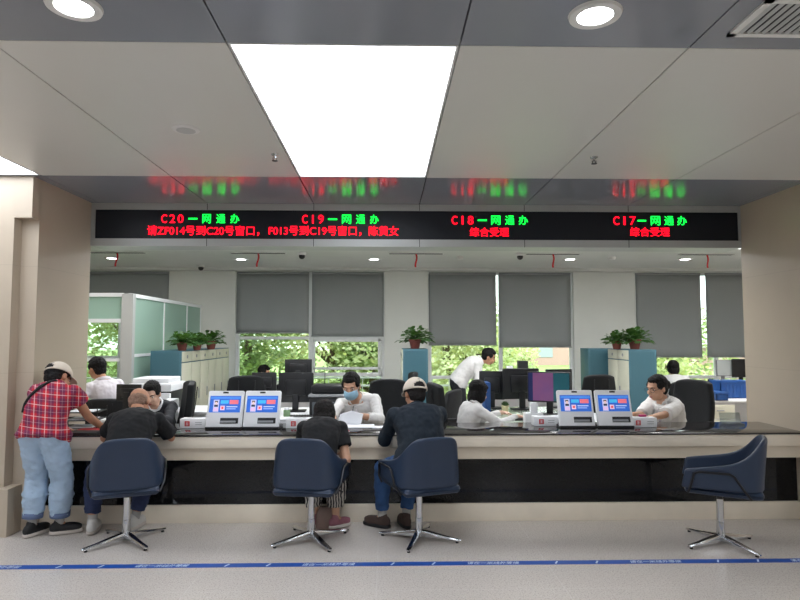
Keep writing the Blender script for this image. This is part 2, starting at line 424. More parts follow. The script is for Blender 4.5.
for i, bs in enumerate(BLINDS):
    for j, (a, c, zb) in enumerate(bs):
        t = thing('roller_blind', BL[(i, j)], 'blind', ((a+c)/2, YB+.02, 2.89), 0, 'grey roller blinds'); h = (c-a)/2; L = 2.86-zb
        P = [[V((-h+2*h*u/14, .012*math.sin(u*1.3+i)*(v/10), -.03-L*v/10)) for u in range(15)] for v in range(11)]
        obj('blind_fabric', MB().grid(P), M['blind'], t, True, [('SOLIDIFY', dict(thickness=.003))])
        b = MB(); b.cone((-h, 0, -.02), (h, 0, -.02), .02, .02, 12); obj('roller_tube', b, M['grey_pl'], t)
        b = MB(); b.cap((-h, 0, -.03-L), (h, 0, -.03-L), .011, .011, 8); obj('bottom_bar', b, M['blind'], t)

# led sign bulkhead
t = thing('led_sign', 'long black LED sign with red and green characters above the counter', 'sign', (0, YS, 2.515))
b = MB(); b.span(XL, XR, 0, .28, 0, .075); b.span(XL, XR, 0, .28, .37, HC-2.515); b.span(XL, XL+.04, 0, .28, .07, .38); b.span(XR-.025, XR, 0, .28, .07, .38); b.span(XL, XR, .26, .28, .05, .4)
obj('frame', b, M['frame_grey'], t, False)
b = MB()
for k in range(-1, 4): b.span(X0+k*MOD-.003, X0+k*MOD+.003, -.002, .01, 0, .074); b.span(X0+k*MOD-.003, X0+k*MOD+.003, -.002, .01, .371, .433)
obj('joint', b, M['seam'], t, False)
b = MB(); b.span(XL+.04, XR-.025, .012, .05, .075, .37); obj('screen', b, M['black_glass'], t, False)
def led(s, xa, xb, ya, yb, m, bold=.0):
    p, q = at(xa, yb, YS), at(xb, ya, YS); text('lettering', s, m, t, p.x, q.x, p.z-2.515, q.z-2.515, .0115, bold)
for s, x, gx, y in (('C20', (161, 183), ((188, 197), (202, 210.5), (216, 225), (230, 239)), 214), ('C19', (302, 323.5), ((328, 337), (342, 351), (356, 365), (370, 378.5)), 214.5),
                    ('C18', (452, 473.5), ((478, 487), (491.5, 500.5), (505.5, 514.5), (519, 528)), 215.5), ('C17', (614, 636), ((638, 646.5), (651.5, 660.5), (665, 674), (678, 687)), 216)):
    for j, ch in enumerate(s): w = (x[1]-x[0]+2.6)/3; led(ch, x[0]+w*j+(2.0 if ch == '1' else 0), x[0]+w*j+w-2.6-(2.0 if ch == '1' else 0), y+.3, y+8.6, M['led_red'], .02)
    for ch, (a, c) in zip('一网通办', gx):
        led(ch, a, c, y+(3.8 if ch == '一' else 0), y+(5.2 if ch == '一' else 9), M['led_green'], .012)
led('请ZF014号到C20号窗口，', 146.6, 259, 225.6, 235.2, M['led_red'], .014)
led('F013号到C19号窗口，陈黄女', 268.6, 398.5, 225.8, 235.4, M['led_red'], .014)
led('综合受理', 470, 509, 227.4, 236.2, M['led_red'], .014); led('综合受理', 630.6, 670, 227.2, 236, M['led_red'], .014)

# service counter
t = thing('service_counter', 'long cream service counter with dark granite top and black glossy front', 'counter', (0, 0, 0))
b = MB(); b.span(XL+.004, XR-.004, 5.19, 5.86, .755, .772, .004); obj('countertop', b, M['granite'], t)
b = MB(); b.span(XL+.004, XR-.004, 5.2, 5.84, .655, .755, .006); obj('fascia', b, M['counter'], t)
b = MB(); b.span(XL+.004, XR-.004, 5.235, 5.8, .55, .655); obj('apron', b, M['counter2'], t)
b = MB(); b.span(XL+.004, XR-.004, 5.34, 5.7, .15, .55); obj('front_panel', b, M['blackstone'], t)
b = MB(); b.span(XL+.004, XR-.004, 5.31, 5.75, 0, .15, .003); obj('plinth', b, M['counter'], t)

# floor tape
t = thing('floor_tape', 'blue waiting-line tape with white printing across the floor', 'tape', (0, 4.343, 0))
b = MB(); b.span(-8.5, 9.5, -.036, .036, .0005, .0015); obj('tape_strip', b, M['tape'], t, False)
for k in range(-7, 9):
    xc = -.40+k*1.163
    text('lettering', '请在一米线外等候', M['tape_w'], t, xc-.185, xc+.185, -.022, .022, .002, .01, True, .3)
    for dx in (.47, .76):
        b = MB(); b.box((xc+dx-.02, 0, .002), (.012, .05, .001), 0, (0, 0, -.5)); obj('slash_mark', b, M['tape_w'], t, False)

# hall ceiling fittings
def downlight(x, y, r, label, grp, e=None):
    t = thing('downlight', label, 'downlight', (x, y, HC), 0, grp)
    b = MB(); b.lathe([(r*.80, -.002), (r*.84, -.012), (r*1.2, -.012), (r*1.25, 0), (r*.8, .002)], 32); obj('trim_ring', b, M['white_metal'], t)
    b = MB(); b.lathe([(.001, -.006), (r*.81, -.006), (r*.81, .0), (.001, .0)], 32); obj('diffuser', b, M['down'], t)
g = 'round hall downlights'
downlight(-1.275, 2.40, .088, 'round white downlight in the grey ceiling band, left one', g)
downlight(.873, 2.414, .088, 'round white downlight in the grey ceiling band, right one beside the air vent', g)
t = thing('ceiling_speaker', 'round flat white ceiling disc in the white band', 'ceiling speaker', (-1.302, 3.857, HC))
b = MB(); b.lathe([(.001, -.012), (.062, -.012), (.085, -.008), (.09, 0), (.001, 0)], 32); obj('rim', b, M['white_metal'], t)
b = MB(); b.lathe([(.001, -.014), (.06, -.014), (.06, -.01), (.001, -.01)], 32); obj('grille', b, M['frame_grey'], t)
for x, y, l in ((-.822, 4.38, 'small ceiling sprinkler beside the large light panel'), (1.561, 4.399, 'small ceiling sprinkler in the white band right of the large light panel')):
    t = thing('sprinkler', l, 'sprinkler', (x, y, HC))
    b = MB(); b.lathe([(.03, 0), (.028, -.006), (.01, -.008), (.009, -.03), (.004, -.034)], 16); obj('body', b, M['chrome'], t)
    b = MB(); b.cone((-.014, 0, -.028), (-.012, 0, -.05), .003, .003, 6); b.cone((.014, 0, -.028), (.012, 0, -.05), .003, .003, 6); b.lathe([(.022, -.05), (.022, -.053)], 12); obj('deflector', b, M['dark_metal'], t)
t = thing('air_vent', 'white slatted square air vent in the grey ceiling corner', 'air vent', (1.86, 2.42, HC))
b = MB(); w, h = .34, .15
for a in ((-w, w, -h, -h+.03), (-w, w, h-.03, h), (-w, -w+.03, -h, h), (w-.03, w, -h, h)): b.span(*a, -.012, .0)
obj('frame', b, M['white_metal'], t)
b = MB(); b.span(-w+.03, w-.03, -h+.03, h-.03, -.002, -.001); obj('backing', b, M['seam'], t, False)
for k in range(18):
    b = MB(); x = -w+.045+k*.034; b.box((x, 0, -.008), (.016, 2*h-.06, .003), 0, (0, .5, 0)); obj('slat', b, M['frame_grey'], t, False)

# office ceiling: downlights, red ribbons on slim vents, dome cameras
g = 'round office downlights'
for x, y, l in ((-4.69, 10.32, 'small office downlight near the left pier'), (-2.515, 10.4, 'small office downlight above the shorter blind on the left window'), (-.21, 10.35, 'small office downlight above the blind over the masked man'),
                (3.188, 10.27, 'small office downlight at the right end of the middle window'), (5.182, 10.22, 'small office downlight above the two plants cabinet')): downlight(x, y, .1, l, g)
M['ribbon'] = mat('red_ribbon', (190, 30, 40), .7)
for px, py, l in ((117, 259, 'red ribbon hanging from the office ceiling vent near the left pier'), (258, 260, 'red ribbon under the ceiling vent above the left window'), (416, 257, 'red ribbon under the ceiling vent above the centre teal cabinet'),
                  (553, 258, 'red ribbon under the ceiling vent above the middle window'), (707, 257, 'red ribbon under the ceiling vent next to the right pier')):
    Y = 9.6; p = at(px, py, Y)
    t = thing('ceiling_vent', l.replace('red ribbon hanging from the', 'slim').replace('red ribbon under the', 'slim')+', red ribbon tied on', 'air vent', (p.x, Y, HC), 0, 'slim office vents')
    b = MB(); b.span(-.45, .45, -.07, .07, -.012, 0, .003); obj('frame', b, M['white_metal'], t)
    b = MB()
    for k in range(3): b.span(-.43, .43, -.05+k*.04, -.03+k*.04, -.014, -.0121)
    obj('slot', b, M['seam'], t, False)
    P = [[V((dx+.012*math.sin(v*.9), -.03*v/6, -.012-.22*v/6)) for dx in (-.014, .014)] for v in range(7)]
    obj('ribbon', MB().grid(P), M['ribbon'], t, True, [('SOLIDIFY', dict(thickness=.002))])
for px, py, Y, l in ((302, 252, 9.6, 'dome camera on the office ceiling behind C19'), (520, 252, 9.6, 'dome camera on the office ceiling behind C18'), (201, 268, 11.3, 'white bullet camera at the top of the left back wall')):
    p = at(px, py, Y); t = thing('security_camera', l, 'camera', (p.x, Y, HC), 0, 'office cameras')
    b = MB(); b.lathe([(.07, 0), (.07, -.025), (.05, -.04)], 20); obj('mount', b, M['white_metal'], t)
    b = MB(); b.ell((0, 0, -.055), (.05, .05, .05)); obj('dome', b, M['black_pl'], t)
for px, l in ((460, 'round white smoke detector above the counter C18'), (612, 'round white smoke detector above the counter C17')):
    p = at(px, 256, 10.0); t = tag(obj('smoke_detector', MB().lathe([(.001, -.05), (.05, -.045), (.06, -.01), (.06, 0)], 20, (0, 0, 0)), M['white_metal']), l, 'smoke detector', 'office smoke detectors'); t.location = (p.x, 10.0, HC)

CT = .772   # countertop height
# ---------------------------------------------------------------- customers' armchairs
def make_armchair(label):
    t = thing('swivel_armchair', label, 'chair', (0, 0, 0), 0, 'navy customer armchairs')
    half = [(.252, .235, .60), (.26, .12, .62), (.262, -.02, .64), (.258, -.12, .672), (.25, -.18, .73), (.236, -.215, .79), (.212, -.238, .828), (.17, -.25, .84), (.09, -.258, .845), (0, -.26, .846)]
    prof = half+[(-x, y, z) for x, y, z in half[-2::-1]]
    P = []
    for k in range(9):
        f = k/8; row = []
        for x, y, zt in prof:
            x *= .90; zt += .002; z = .46+(zt-.46)*f; up = max(0, z-.50)
            back = max(0, min(1, (.05-y)/.25)); sh = 1-.62*up*back
            fl = -.10*up*back; fw = .03*(1-f) if y > .1 else 0
            row.append(V((x*sh*(1-.05*(1-f)), y+fl+fw, z)))
        P.append(row)
    obj('bucket_shell', MB().grid(P), M['navy'], t, True, [('SOLIDIFY', dict(thickness=.04, offset=1)), ('BEVEL', dict(width=.016, segments=3, limit_method='ANGLE', angle_limit=.9)), ('SUBSURF', dict(levels=1))])
    b = MB(); b.box((0, -.005, .485), (.42, .49, .08), .035, None, 4); obj('seat', b, M['navy'], t, 'all')
    b = MB(); b.box((0, -.02, .440), (.465, .53, .065), .033, (.02, 0, 0), 4); obj('seat_base', b, M['navy'], t, 'all')
    for s in (-1, 1):
        b = MB(); b.tube([(s*.235, .22, .42), (s*.268, .20, .48), (s*.275, .175, .575), (s*.275, .14, .59), (s*.275, -.06, .59), (s*.275, -.09, .575), (s*.268, -.15, .48), (s*.235, -.2, .41)], .009)
        obj('arm_rod', b, M['dark_metal'], t)
    b = MB(); b.span(-.1, .1, -.1, .1, .382, .402, .004); b.tube([(.05, .0, .39), (.2, .05, .385), (.24, .06, .365)], .007); obj('tilt_mechanism', b, M['dark_metal'], t)
    b = MB(); b.cone((0, 0, .33), (0, 0, .385), .023, .021, 16); obj('gas_spring', b, M['dark_metal'], t)
    b = MB(); b.lathe([(.026, .06), (.031, .08), (.029, .17), (.027, .172), (.026, .345), (.02, .35)], 20); obj('column', b, M['chrome'], t)
    return t
def star(t, n, L, m, a0=0, caster=False, hub=.075):
    for k in range(n):
        a = a0+2*PI*k/n; d = V((math.cos(a), math.sin(a), 0)); q = V((-d.y, d.x, 0)); rings = []
        for r, w, zt, zb in ((.015, .026, hub, hub-.05), (.10, .026, hub-.012, hub-.052), (L*.7, .019, .042, .022), (L-.015, .015, .032, .014), (L, .008, .028, .016)):
            c = d*r; rings.append([c+q*w*.7+V((0, 0, zt)), c-q*w*.7+V((0, 0, zt)), c-q*w+V((0, 0, (zt+zb)/2)), c-q*w*.8+V((0, 0, zb)), c+q*w*.8+V((0, 0, zb)), c+q*w+V((0, 0, (zt+zb)/2))])
        lg = obj('leg', MB().loft(rings), m, t)
        b = MB(); c = d*(L-.03)
        if caster: b.cone(c+q*.018+V((0, 0, .025)), c-q*.018+V((0, 0, .025)), .024, .024, 12)
        else: b.cone(c+V((0, 0, 0.001)), c+V((0, 0, .018)), .013, .011, 10)
        obj('caster' if caster else 'glide', b, M['black_pl'], lg)
for x, y, rz, a, l in ((-2.035, 4.86, .36, 49, 'navy swivel armchair under the bald man in black'), (-.588, 4.853, -.13, 33, 'navy swivel armchair under the woman in a black tee'),
                       (.265, 4.86, .36, -18, 'navy swivel armchair under the man in cap and navy jumper'), (2.60, 4.70, 1.10, 20, 'empty navy swivel armchair facing left by the right pier')):
    t = make_armchair(l); t.location = (x, y, 0); t.rotation_euler = (0, 0, rz); star(t, 4, .335, M['chrome'], math.radians(a)-rz)

# ---------------------------------------------------------------- office chairs
def make_office(label, m='black_leather', high=True):
    t = thing('office_chair', label, 'office chair', (0, 0, 0), 0, 'black office chairs')
    top = 1.12 if high else .93; P = []
    for k in range(9):
        f = k/8; z = .50+(top-.50)*f; w = (.215+.025*math.sin(PI*min(1, f*1.1)))*(1-.05*max(0, f-.7)/.3); row = []
        for u in range(-4, 5): row.append(V((w*u/4, -.235-.09*f+.05*(u/4)**2-.02*math.sin(PI*f), z-(.03*(u/4)**4 if k == 8 else 0))))
        P.append(row)
    obj('backrest', MB().grid(P), M[m], t, True, [('SOLIDIFY', dict(thickness=.075, offset=0)), ('BEVEL', dict(width=.02, segments=2, limit_method='ANGLE', angle_limit=.9)), ('SUBSURF', dict(levels=1))])
    b = MB()
    for x in (-.1, .1): b.tube([(x, -.285, .56), (x, -.318, .72), (x, -.345, .88)]+([(x, -.362, 1.06)] if high else []), .006)
    obj('seam', b, M['black_pl'], t)
    b = MB(); b.box((0, 0, .475), (.50, .50, .09), .035, None, 3); obj('seat', b, M[m], t, 'all')
    for s in (-1, 1):
        b = MB(); b.tube([(s*.27, -.16, .44), (s*.29, -.14, .55), (s*.29, -.08, .66), (s*.29, .12, .66), (s*.28, .15, .60), (s*.265, .12, .44)], .013); ar = obj('arm_frame', b, M['dark_metal'] if m != 'black_fab' else M['chrome'], t)
        b = MB(); b.box((s*.29, .02, .68), (.06, .25, .03), .012, None, 3); obj('arm_pad', b, M['black_pl'], ar, 'all')
    b = MB(); b.cone((0, 0, .08), (0, 0, .43), .028, .024, 14); obj('column', b, M['dark_metal'], t)
    star(t, 5, .31, M['black_pl'], .3, True, .10)
    return t
ochair = None
def office(x, y, deg, label, m='black_leather', high=True, cache={}):
    rz = math.radians(deg)
    if (m, high) not in cache:
        t = make_office(label, m, high); t.location = (x, y, 0); t.rotation_euler = (0, 0, rz); cache[(m, high)] = t; return t
    return dup(cache[(m, high)], (x, y, 0), rz, label)
X_ = lambda px, Y: at(px, 400, Y).x
office(.02, 6.62, 178, 'black high-backed office chair behind the masked man')
office(3.24, 6.60, 124, 'black high-backed office chair behind the woman with glasses')
office(-2.42, 6.56, 115, 'black office chair at the right of the staff woman in black')
office(X_(243, 7.9), 7.9, 20, 'black office chair seen from behind above the left tablet pair')
office(X_(588, 8.0), 8.0, 10, 'black office chair seen from behind above the right tablet pair')
office(.80, 6.45, -78, 'black office chair behind the bobbed woman in white')
office(X_(434, 7.9), 7.9, 60, 'mesh office chair with silver arms beside the centre teal cabinet', 'black_fab', False)
office(X_(392, 8.3), 8.3, 95, 'black chair back peeping out left of the centre teal cabinet')
office(-3.16, 6.96, 15, 'mesh office chair behind the white shirt by the left pier', 'black_fab', False)
office(X_(676, 9.35), 9.35, 0, 'black low office chair under the distant clerk at the right window', 'black_leather', False)
office(X_(266, 10.35), 10.35, -90, 'black low office chair under the distant clerk at the left window', 'black_leather', False)

# ---------------------------------------------------------------- desks and cabinets
def desk(x0, x1, y0, y1, label, m='white_pl', drawers=0):
    t = thing('office_desk', label, 'desk', ((x0+x1)/2, (y0+y1)/2, 0), 0, 'white office desks'); w, d = (x1-x0)/2, (y1-y0)/2
    b = MB(); b.span(-w, w, -d, d, .725, .75, .004); obj('desktop', b, M[m], t)
    for s in (-1, 1):
        b = MB(); b.span(s*w-s*.03, s*w, -d+.02, d-.02, 0, .725); obj('side_panel', b, M['white_pl'], t)
    b = MB(); b.span(-w+.03, w-.03, d-.04, d-.02, .2, .725); obj('modesty_panel', b, M['white_pl'], t)
    for k in range(drawers):
        z = .70-.2*k; b = MB(); b.span(-w+.03, -w+.43, -d-.006, -d+.02, z-.19, z-.005, .004); dr = obj('drawer', b, M['cream_door'], t)
        b = MB(); b.span(-w+.18, -w+.28, -d-.02, -d-.006, z-.09, z-.075, .003); obj('handle', b, M['grey_pl'], dr)
    return t
M['desk_glass'] = mat('pale_green_glass_desktop', (176, 186, 170), .12)
desk(-1.35, -.62, 5.93, 7.35, 'white side desk with printer and monitors left of the masked man')
desk(1.18, 2.0, 5.93, 7.35, 'glass-topped side desk in front of the bobbed woman', 'desk_glass')
desk(-2.95, -2.62, 6.3, 6.92, 'narrow white desk carrying the small dark monitor at the left')
desk(-2.95, -2.05, 6.98, 7.6, 'white desk under the large white printer at the left')
desk(-2.0, -.8, 8.7, 9.4, 'white back-row desk carrying the high black monitor')
desk(1.42, 2.6, 8.7, 9.5, 'white back-row desk the bending man leans on')
desk(2.12, 2.62, 5.95, 6.75, 'small white desk in front of the woman with glasses')
desk(4.20, 6.5, 10.2, 10.9, 'white window desk with paper clutter by the right window')
desk(4.24, 5.5, 8.0, 8.75, 'white desk with drawers under the blue crates', 'white_pl', 3)
desk(-2.6, -1.4, 10.8, 11.5, 'white window desk of the distant clerk at the left')

def cabinet_row(x0, y0, n, du, w, h, side, label, holes=1):
    """tall file cabinet: enamel end panel facing the hall, a row of narrow doors along one side"""
    t = thing('file_cabinet', label, 'cabinet', (x0+w/2, y0, 0), 0, 'teal file cabinets')
    b = MB(); b.span(-w/2, w/2, 0, max(n, 1)*du, 0, h, .004); obj('body', b, M['teal'], t)
    s = side; xf = s*w/2
    for k in range(n):
        y = k*du
        b = MB(); b.span(xf, xf+s*.014, y+.012, y+du-.012, .05, h-.17, .003); dr = obj('door', b, M['cream_door'], t)
        b = MB(); b.span(xf+s*.014, xf+s*.024, y+du*.78, y+du*.84, .7, .84, .003); obj('handle', b, M['grey_pl'], dr)
        b = MB(); b.span(xf, xf+s*.014, y+.012, y+du-.012, h-.155, h-.012, .003); f = obj('label_panel', b, M['cream_door'], t)
        b = MB(); b.lathe([(.001, 0), (.024, 0), (.024, .006), (.001, .006)], 14); o = obj('dial', b, M['grey_pl'], f); o.rotation_euler = (0, s*PI/2, 0); o.location = (xf+s*.014, y+du/2, h-.085)
    b = MB(); b.span(-w/2+.03, w/2-.03, .0-.002, .002, .04, h-.03); obj('end_panel', b, M['teal'], t)
    return t
CH = 1.41
cabinet_row(-3.215, 8.3, 6, .41, .42, CH, 1, 'blue-ended row of cream file cabinets with three plants on top, at the left')
cabinet_row(.255, 9.0, 2, .41, .375, 1.42, -1, 'tall teal cabinet with one plant, in the middle behind the man in the cap')
cabinet_row(3.665, 9.0, 2, .42, .42, CH, -1, 'teal cabinet carrying two plants, behind the woman with glasses')
cabinet_row(3.36, 9.92, 0, .42, .40, CH, -1, 'teal cabinet tucked behind, its blue end left of the cream doors')

def plant(x, y, z, s, seed, label):
    rnd = random.Random(seed); t = thing('potted_plant', label, 'plant', (x, y, z), 0, 'plants on the cabinets')
    b = MB(); b.lathe([(.05*s, 0), (.055*s, .005), (.075*s, .10*s), (.085*s, .105*s), (.085*s, .125*s), (.07*s, .125*s), (.068*s, .11*s), (.001, .11*s)], 18); obj('pot', b, M['pot'], t)
    b = MB(); st = MB()
    for k in range(150):
        a = rnd.uniform(0, 2*PI); e = rnd.uniform(-.15, 1.25); L = rnd.uniform(.06, .20)*s
        d = V((math.cos(a)*math.cos(e), math.sin(a)*math.cos(e), math.sin(e)*.85)); o = V((0, 0, .115*s))
        p = o+d*L; st.tube([o, o+d*L*.5+V((0, 0, .01)), p], .0025*s, 4)
        ll = rnd.uniform(.055, .09)*s; ww = ll*.5; q = V((-math.sin(a), math.cos(a), rnd.uniform(-.4, .4))).normalized(); dn = V((0, 0, -.35*ll))
        P = []
        for f, g in ((0, .1), (.3, .9), (.6, .8), (1, .05)):
            c = p+d*ll*f+dn*f*f; P.append([c-q*ww*g+V((0, 0, .12*ww)), c, c+q*ww*g+V((0, 0, .12*ww))])
        b.grid(P)
    obj('stem', st, M['leaf'], t); obj('foliage', b, M['leaf'], t, 'all')
for px, Y, s, sd, l in ((181, 8.45, .95, 1, 'left potted plant of the three on the cream cabinets'), (196, 8.85, .9, 2, 'middle potted plant of the three on the cream cabinets'), (210, 9.35, 1.0, 3, 'right potted plant of the three on the cream cabinets')):
    plant(max(X_(px, Y), -3.1), Y, CH, s, sd, l)
plant(X_(415, 9.2), 9.2, 1.42, 1.15, 4, 'potted plant alone on the centre teal cabinet')
plant(X_(618, 9.35), 9.35, CH, 1.0, 5, 'left potted plant of the two on the right teal cabinet'); plant(X_(636, 9.25), 9.25, CH, 1.2, 6, 'right potted plant of the two on the right teal cabinet')

# green glass partition by the left pier
t = thing('glass_partition', 'green frosted glass partition with white posts at the left', 'partition', (-3.4, 8.0, 0)); PH = 2.17
b = MB(); b.span(-.075, .075, -.04, .04, 0, PH); obj('post', b, M['frame_grey'], t)
for k, y in enumerate((1.25, 2.3, 3.05)):
    b = MB(); b.span(-.016, .016, y-.016, y+.016, 0, PH); obj('post', b, M['alu'], t)
b = MB(); b.span(-.025, .025, .04, 3.07, PH-.04, PH+.01); b.span(-1.8, -.075, -.03, .03, PH-.04, PH+.01); obj('top_rail', b, M['alu'], t)
b = MB(); b.span(-.02, .02, .04, 3.07, 1.33, 1.37); b.span(-1.8, -.075, -.03, .03, 1.79, 1.84); b.span(-1.8, -.075, -.03, .03, .0, .08); b.span(-1.8, -1.75, -.03, .03, 0, PH); b.span(-.62, -.57, -.025, .025, .05, 1.8); b.span(-.57, -.075, -.02, .02, 1.28, 1.32); obj('mid_rail', b, M['alu'], t)
for y0, y1 in ((.04, 1.232), (1.268, 2.282), (2.318, 3.032)):
    b = MB(); b.span(-.006, .006, y0, y1, .02, PH-.04); obj('glass_panel', b, M['frost'], t, False)
b = MB(); b.span(-1.75, -.075, -.006, .006, 1.84, PH-.04); obj('glass_panel', b, M['frost'], t, False)
b = MB(); b.span(-1.75, -.075, -.004, .004, .08, 1.79); obj('clear_pane', b, M['glass'], t, False)

# ---------------------------------------------------------------- equipment
M['screen_off'] = mat('dark_screen', (24, 26, 32), .15)
def monitor(x, y, z, w, h, deg, label, back='black_pl', scr='screen_off', stand=.12, grp='office monitors'):
    t = thing('monitor', label, 'monitor', (x, y, z), math.radians(deg), grp); zc = stand+h/2
    b = MB(); b.box((0, 0, zc), (w, .03, h), .008); b.box((0, .025, zc), (w*.6, .04, h*.55), .015); obj('housing', b, M[back], t)
    b = MB(); b.span(-w/2+.012, w/2-.012, -.0165, -.0155, zc-h/2+.016, zc+h/2-.012); obj('screen', b, M[scr], t, False)
    b = MB(); b.box((0, .05, (stand+.1)/2), (.07, .025, stand+.1), .006); obj('stand', b, M[back], t)
    b = MB(); b.box((0, .04, .008), (.24, .18, .014), .005); obj('foot', b, M[back], t)
    return t
def scrn():
    n = NT('colour_screen', .3); f = n.math('ADD', n.math('MULTIPLY', n.xyz[0], 2.2), .5)
    c = n.mix(n.math('GREATER_THAN', n.xyz[0], .05), n.mix(n.noise(5), (104, 74, 134), (150, 90, 124)), (30, 92, 104))
    c = n.mix(n.math('LESS_THAN', n.xyz[0], -.17), c, (40, 48, 96))
    n.t.links.new(c, n.b.inputs['Emission Color']); n.b.inputs['Emission Strength'].default_value = .16
    return n.done(c)
M['scr_col'] = scrn()
M['scr_grey'] = mat('pale_grey_screen', (165, 170, 168), .4, emit=.15)
def onz(px, pyb, z):   # x and depth of something standing at pixel on height z
    d = ray(px, pyb); k = (z-EYE)/d.z; return d.x*k, d.y*k
monitor(X_(549, 6.55), 6.55, .75, .46, .33, -24, 'monitor showing purple picture left of the right tablets', 'black_pl', 'scr_col', .14)
monitor(X_(521, 7.1), 7.1, .75, .44, .36, 185, 'black monitor seen from behind with a small black box above', 'black_pl', 'screen_off', .12)
monitor(X_(492, 7.25), 7.25, .75, .30, .34, 170, 'black monitor with blue side edge beside the bending man', 'black_pl', 'screen_off', .10)
monitor(X_(296, 7.0), 7.0, .75, .40, .34, 182, 'black monitor seen from behind right of the left tablets', 'black_pl', 'screen_off', .10)
monitor(X_(298, 9.0), 9.0, .75, .40, .26, 180, 'higher black monitor far behind, against the green window', 'black_pl', 'screen_off', .26)
monitor(X_(264, 8.9), 8.9, .75, .36, .28, 180, 'low black monitor below the distant head at the left window', 'black_pl', 'screen_off', .05)
monitor(-2.775, 6.6, .75, .28, .18, 172, 'dark monitor back left of the staff woman in black', 'black_pl', 'screen_off', .16)
monitor(X_(725.5, 10.4), 10.4, .75, .32, .28, 8, 'pale grey monitor above the blue crates', 'grey_pl', 'scr_grey', .17)
monitor(X_(743, 10.35), 10.35, .75, .34, .32, -6, 'black monitor at the edge of the right pier', 'black_pl', 'screen_off', .15)
monitor(X_(559, 7.3), 7.3, .75, .34, .30, 190, 'black monitor back behind the purple screen', 'black_pl', 'screen_off', .16)
# blue board edge beside monitor
t = tag(obj('blue_binder', MB().span(-.03, .03, -.12, .12, 0, .33, .004), M['blue_pl']), 'blue upright folder edge beside the black monitor', 'folder'); t.location = (X_(486, 7.0), 6.98, .75)
# small boxes above the monitor: a speaker column and a green box
t = thing('desk_speaker', 'small black box standing above the black monitors', 'speaker', (X_(523, 8.85), 8.85, .75))
b = MB(); b.span(-.07, .07, -.06, .06, .0, .50, .005); obj('body', b, M['black_pl'], t); b = MB(); b.span(-.055, .055, -.064, -.06, .30, .48); obj('grille', b, M['black_fab'], t)
t = thing('carton', 'small green carton beside the black box above the monitors', 'box', (X_(510, 8.85), 8.85, .75)); M['grn'] = mat('pale_green_card', (120, 150, 110), .7)
b = MB(); b.span(-.04, .04, -.04, .04, 0, .42, .003); obj('body', b, M['grn'], t); b = MB(); b.span(-.042, .042, -.042, .042, .38, .425); obj('flap', b, M['paper'], t)

def printer_black(x, y):
    t = thing('printer', 'black office printer left of the masked man', 'printer', (x, y, .75))
    b = MB(); b.span(-.19, .19, -.2, .2, 0, .2, .012); obj('body', b, M['black_pl'], t)
    b = MB(); b.span(-.16, .16, -.204, -.19, .02, .16, .006); obj('front_cover', b, mat('smoky_grey_panel', (92, 98, 102), .3), t)
    b = MB(); b.box((0, -.02, .225), (.40, .42, .022), .004); obj('paper_tray', b, M['grey_pl'], t)
    b = MB(); b.box((0, .03, .285), (.36, .33, .09), .02, None, 3); obj('scanner_lid', b, M['black_pl'], t)
    b = MB(); b.cone((-.06, .12, .3), (-.06, .14, .46), .006, .004, 8); obj('antenna', b, M['black_pl'], t)
printer_black(X_(329, 6.65), 6.65)
t = thing('printer', 'large printer with white top and black body behind the staff woman', 'printer', (X_(159, 7.3), 7.3, .75))
b = MB(); b.span(-.25, .22, -.22, .24, 0, .22, .012); obj('body', b, M['black_pl'], t)
b = MB(); b.span(-.27, .23, -.25, .26, .22, .31, .012); obj('scanner', b, M['white_pl'], t)
b = MB(); b.span(-.24, .18, -.2, .22, .31, .37, .012); obj('document_feeder', b, M['white_pl'], t)
b = MB(); b.span(.02, .22, -.27, -.22, .05, .2, .006); obj('paper_drawer', b, M['white_pl'], t)
t = thing('computer_tower', 'white computer tower right of the staff woman in black', 'computer', (X_(169, 6.75), 6.75, .44)); 
b = MB(); b.span(-.06, .06, -.15, .15, 0, .47, .008); obj('case', b, M['white_pl'], t); b = MB(); b.span(-.05, .05, -.155, -.15, .3, .44); obj('drive_bay', b, M['grey_pl'], t)
t2 = thing('side_table', 'low white stand under the computer tower', 'stand', (X_(169, 6.75), 6.75, 0))
b = MB(); b.span(-.16, .16, -.2, .2, .42, .44, .003); obj('top', b, M['white_pl'], t2)
for sx in (-1, 1):
    for sy in (-1, 1): b = MB(); b.span(sx*.15-.012, sx*.15+.012, sy*.18-.012, sy*.18+.012, 0, .42); obj('leg', b, M['grey_pl'], t2)
def keyboard(x, y, z, rz, label):
    t = thing('keyboard', label, 'keyboard', (x, y, z), rz)
    b = MB(); b.box((0, 0, .01), (.42, .14, .018), .004); obj('body', b, M['black_pl'], t)
    b = MB()
    for r in range(5):
        for c in range(14): b.box((-.19+c*.029, -.05+r*.025, .0215), (.022, .019, .006))
    obj('keys', b, M['dark_metal'], t, False)
keyboard(X_(305, 6.5), 6.42, .75, .1, 'black keyboard on the desk by the black printer'); keyboard(X_(532, 6.2), 6.22, .75, .1, 'black keyboard below the purple monitor')

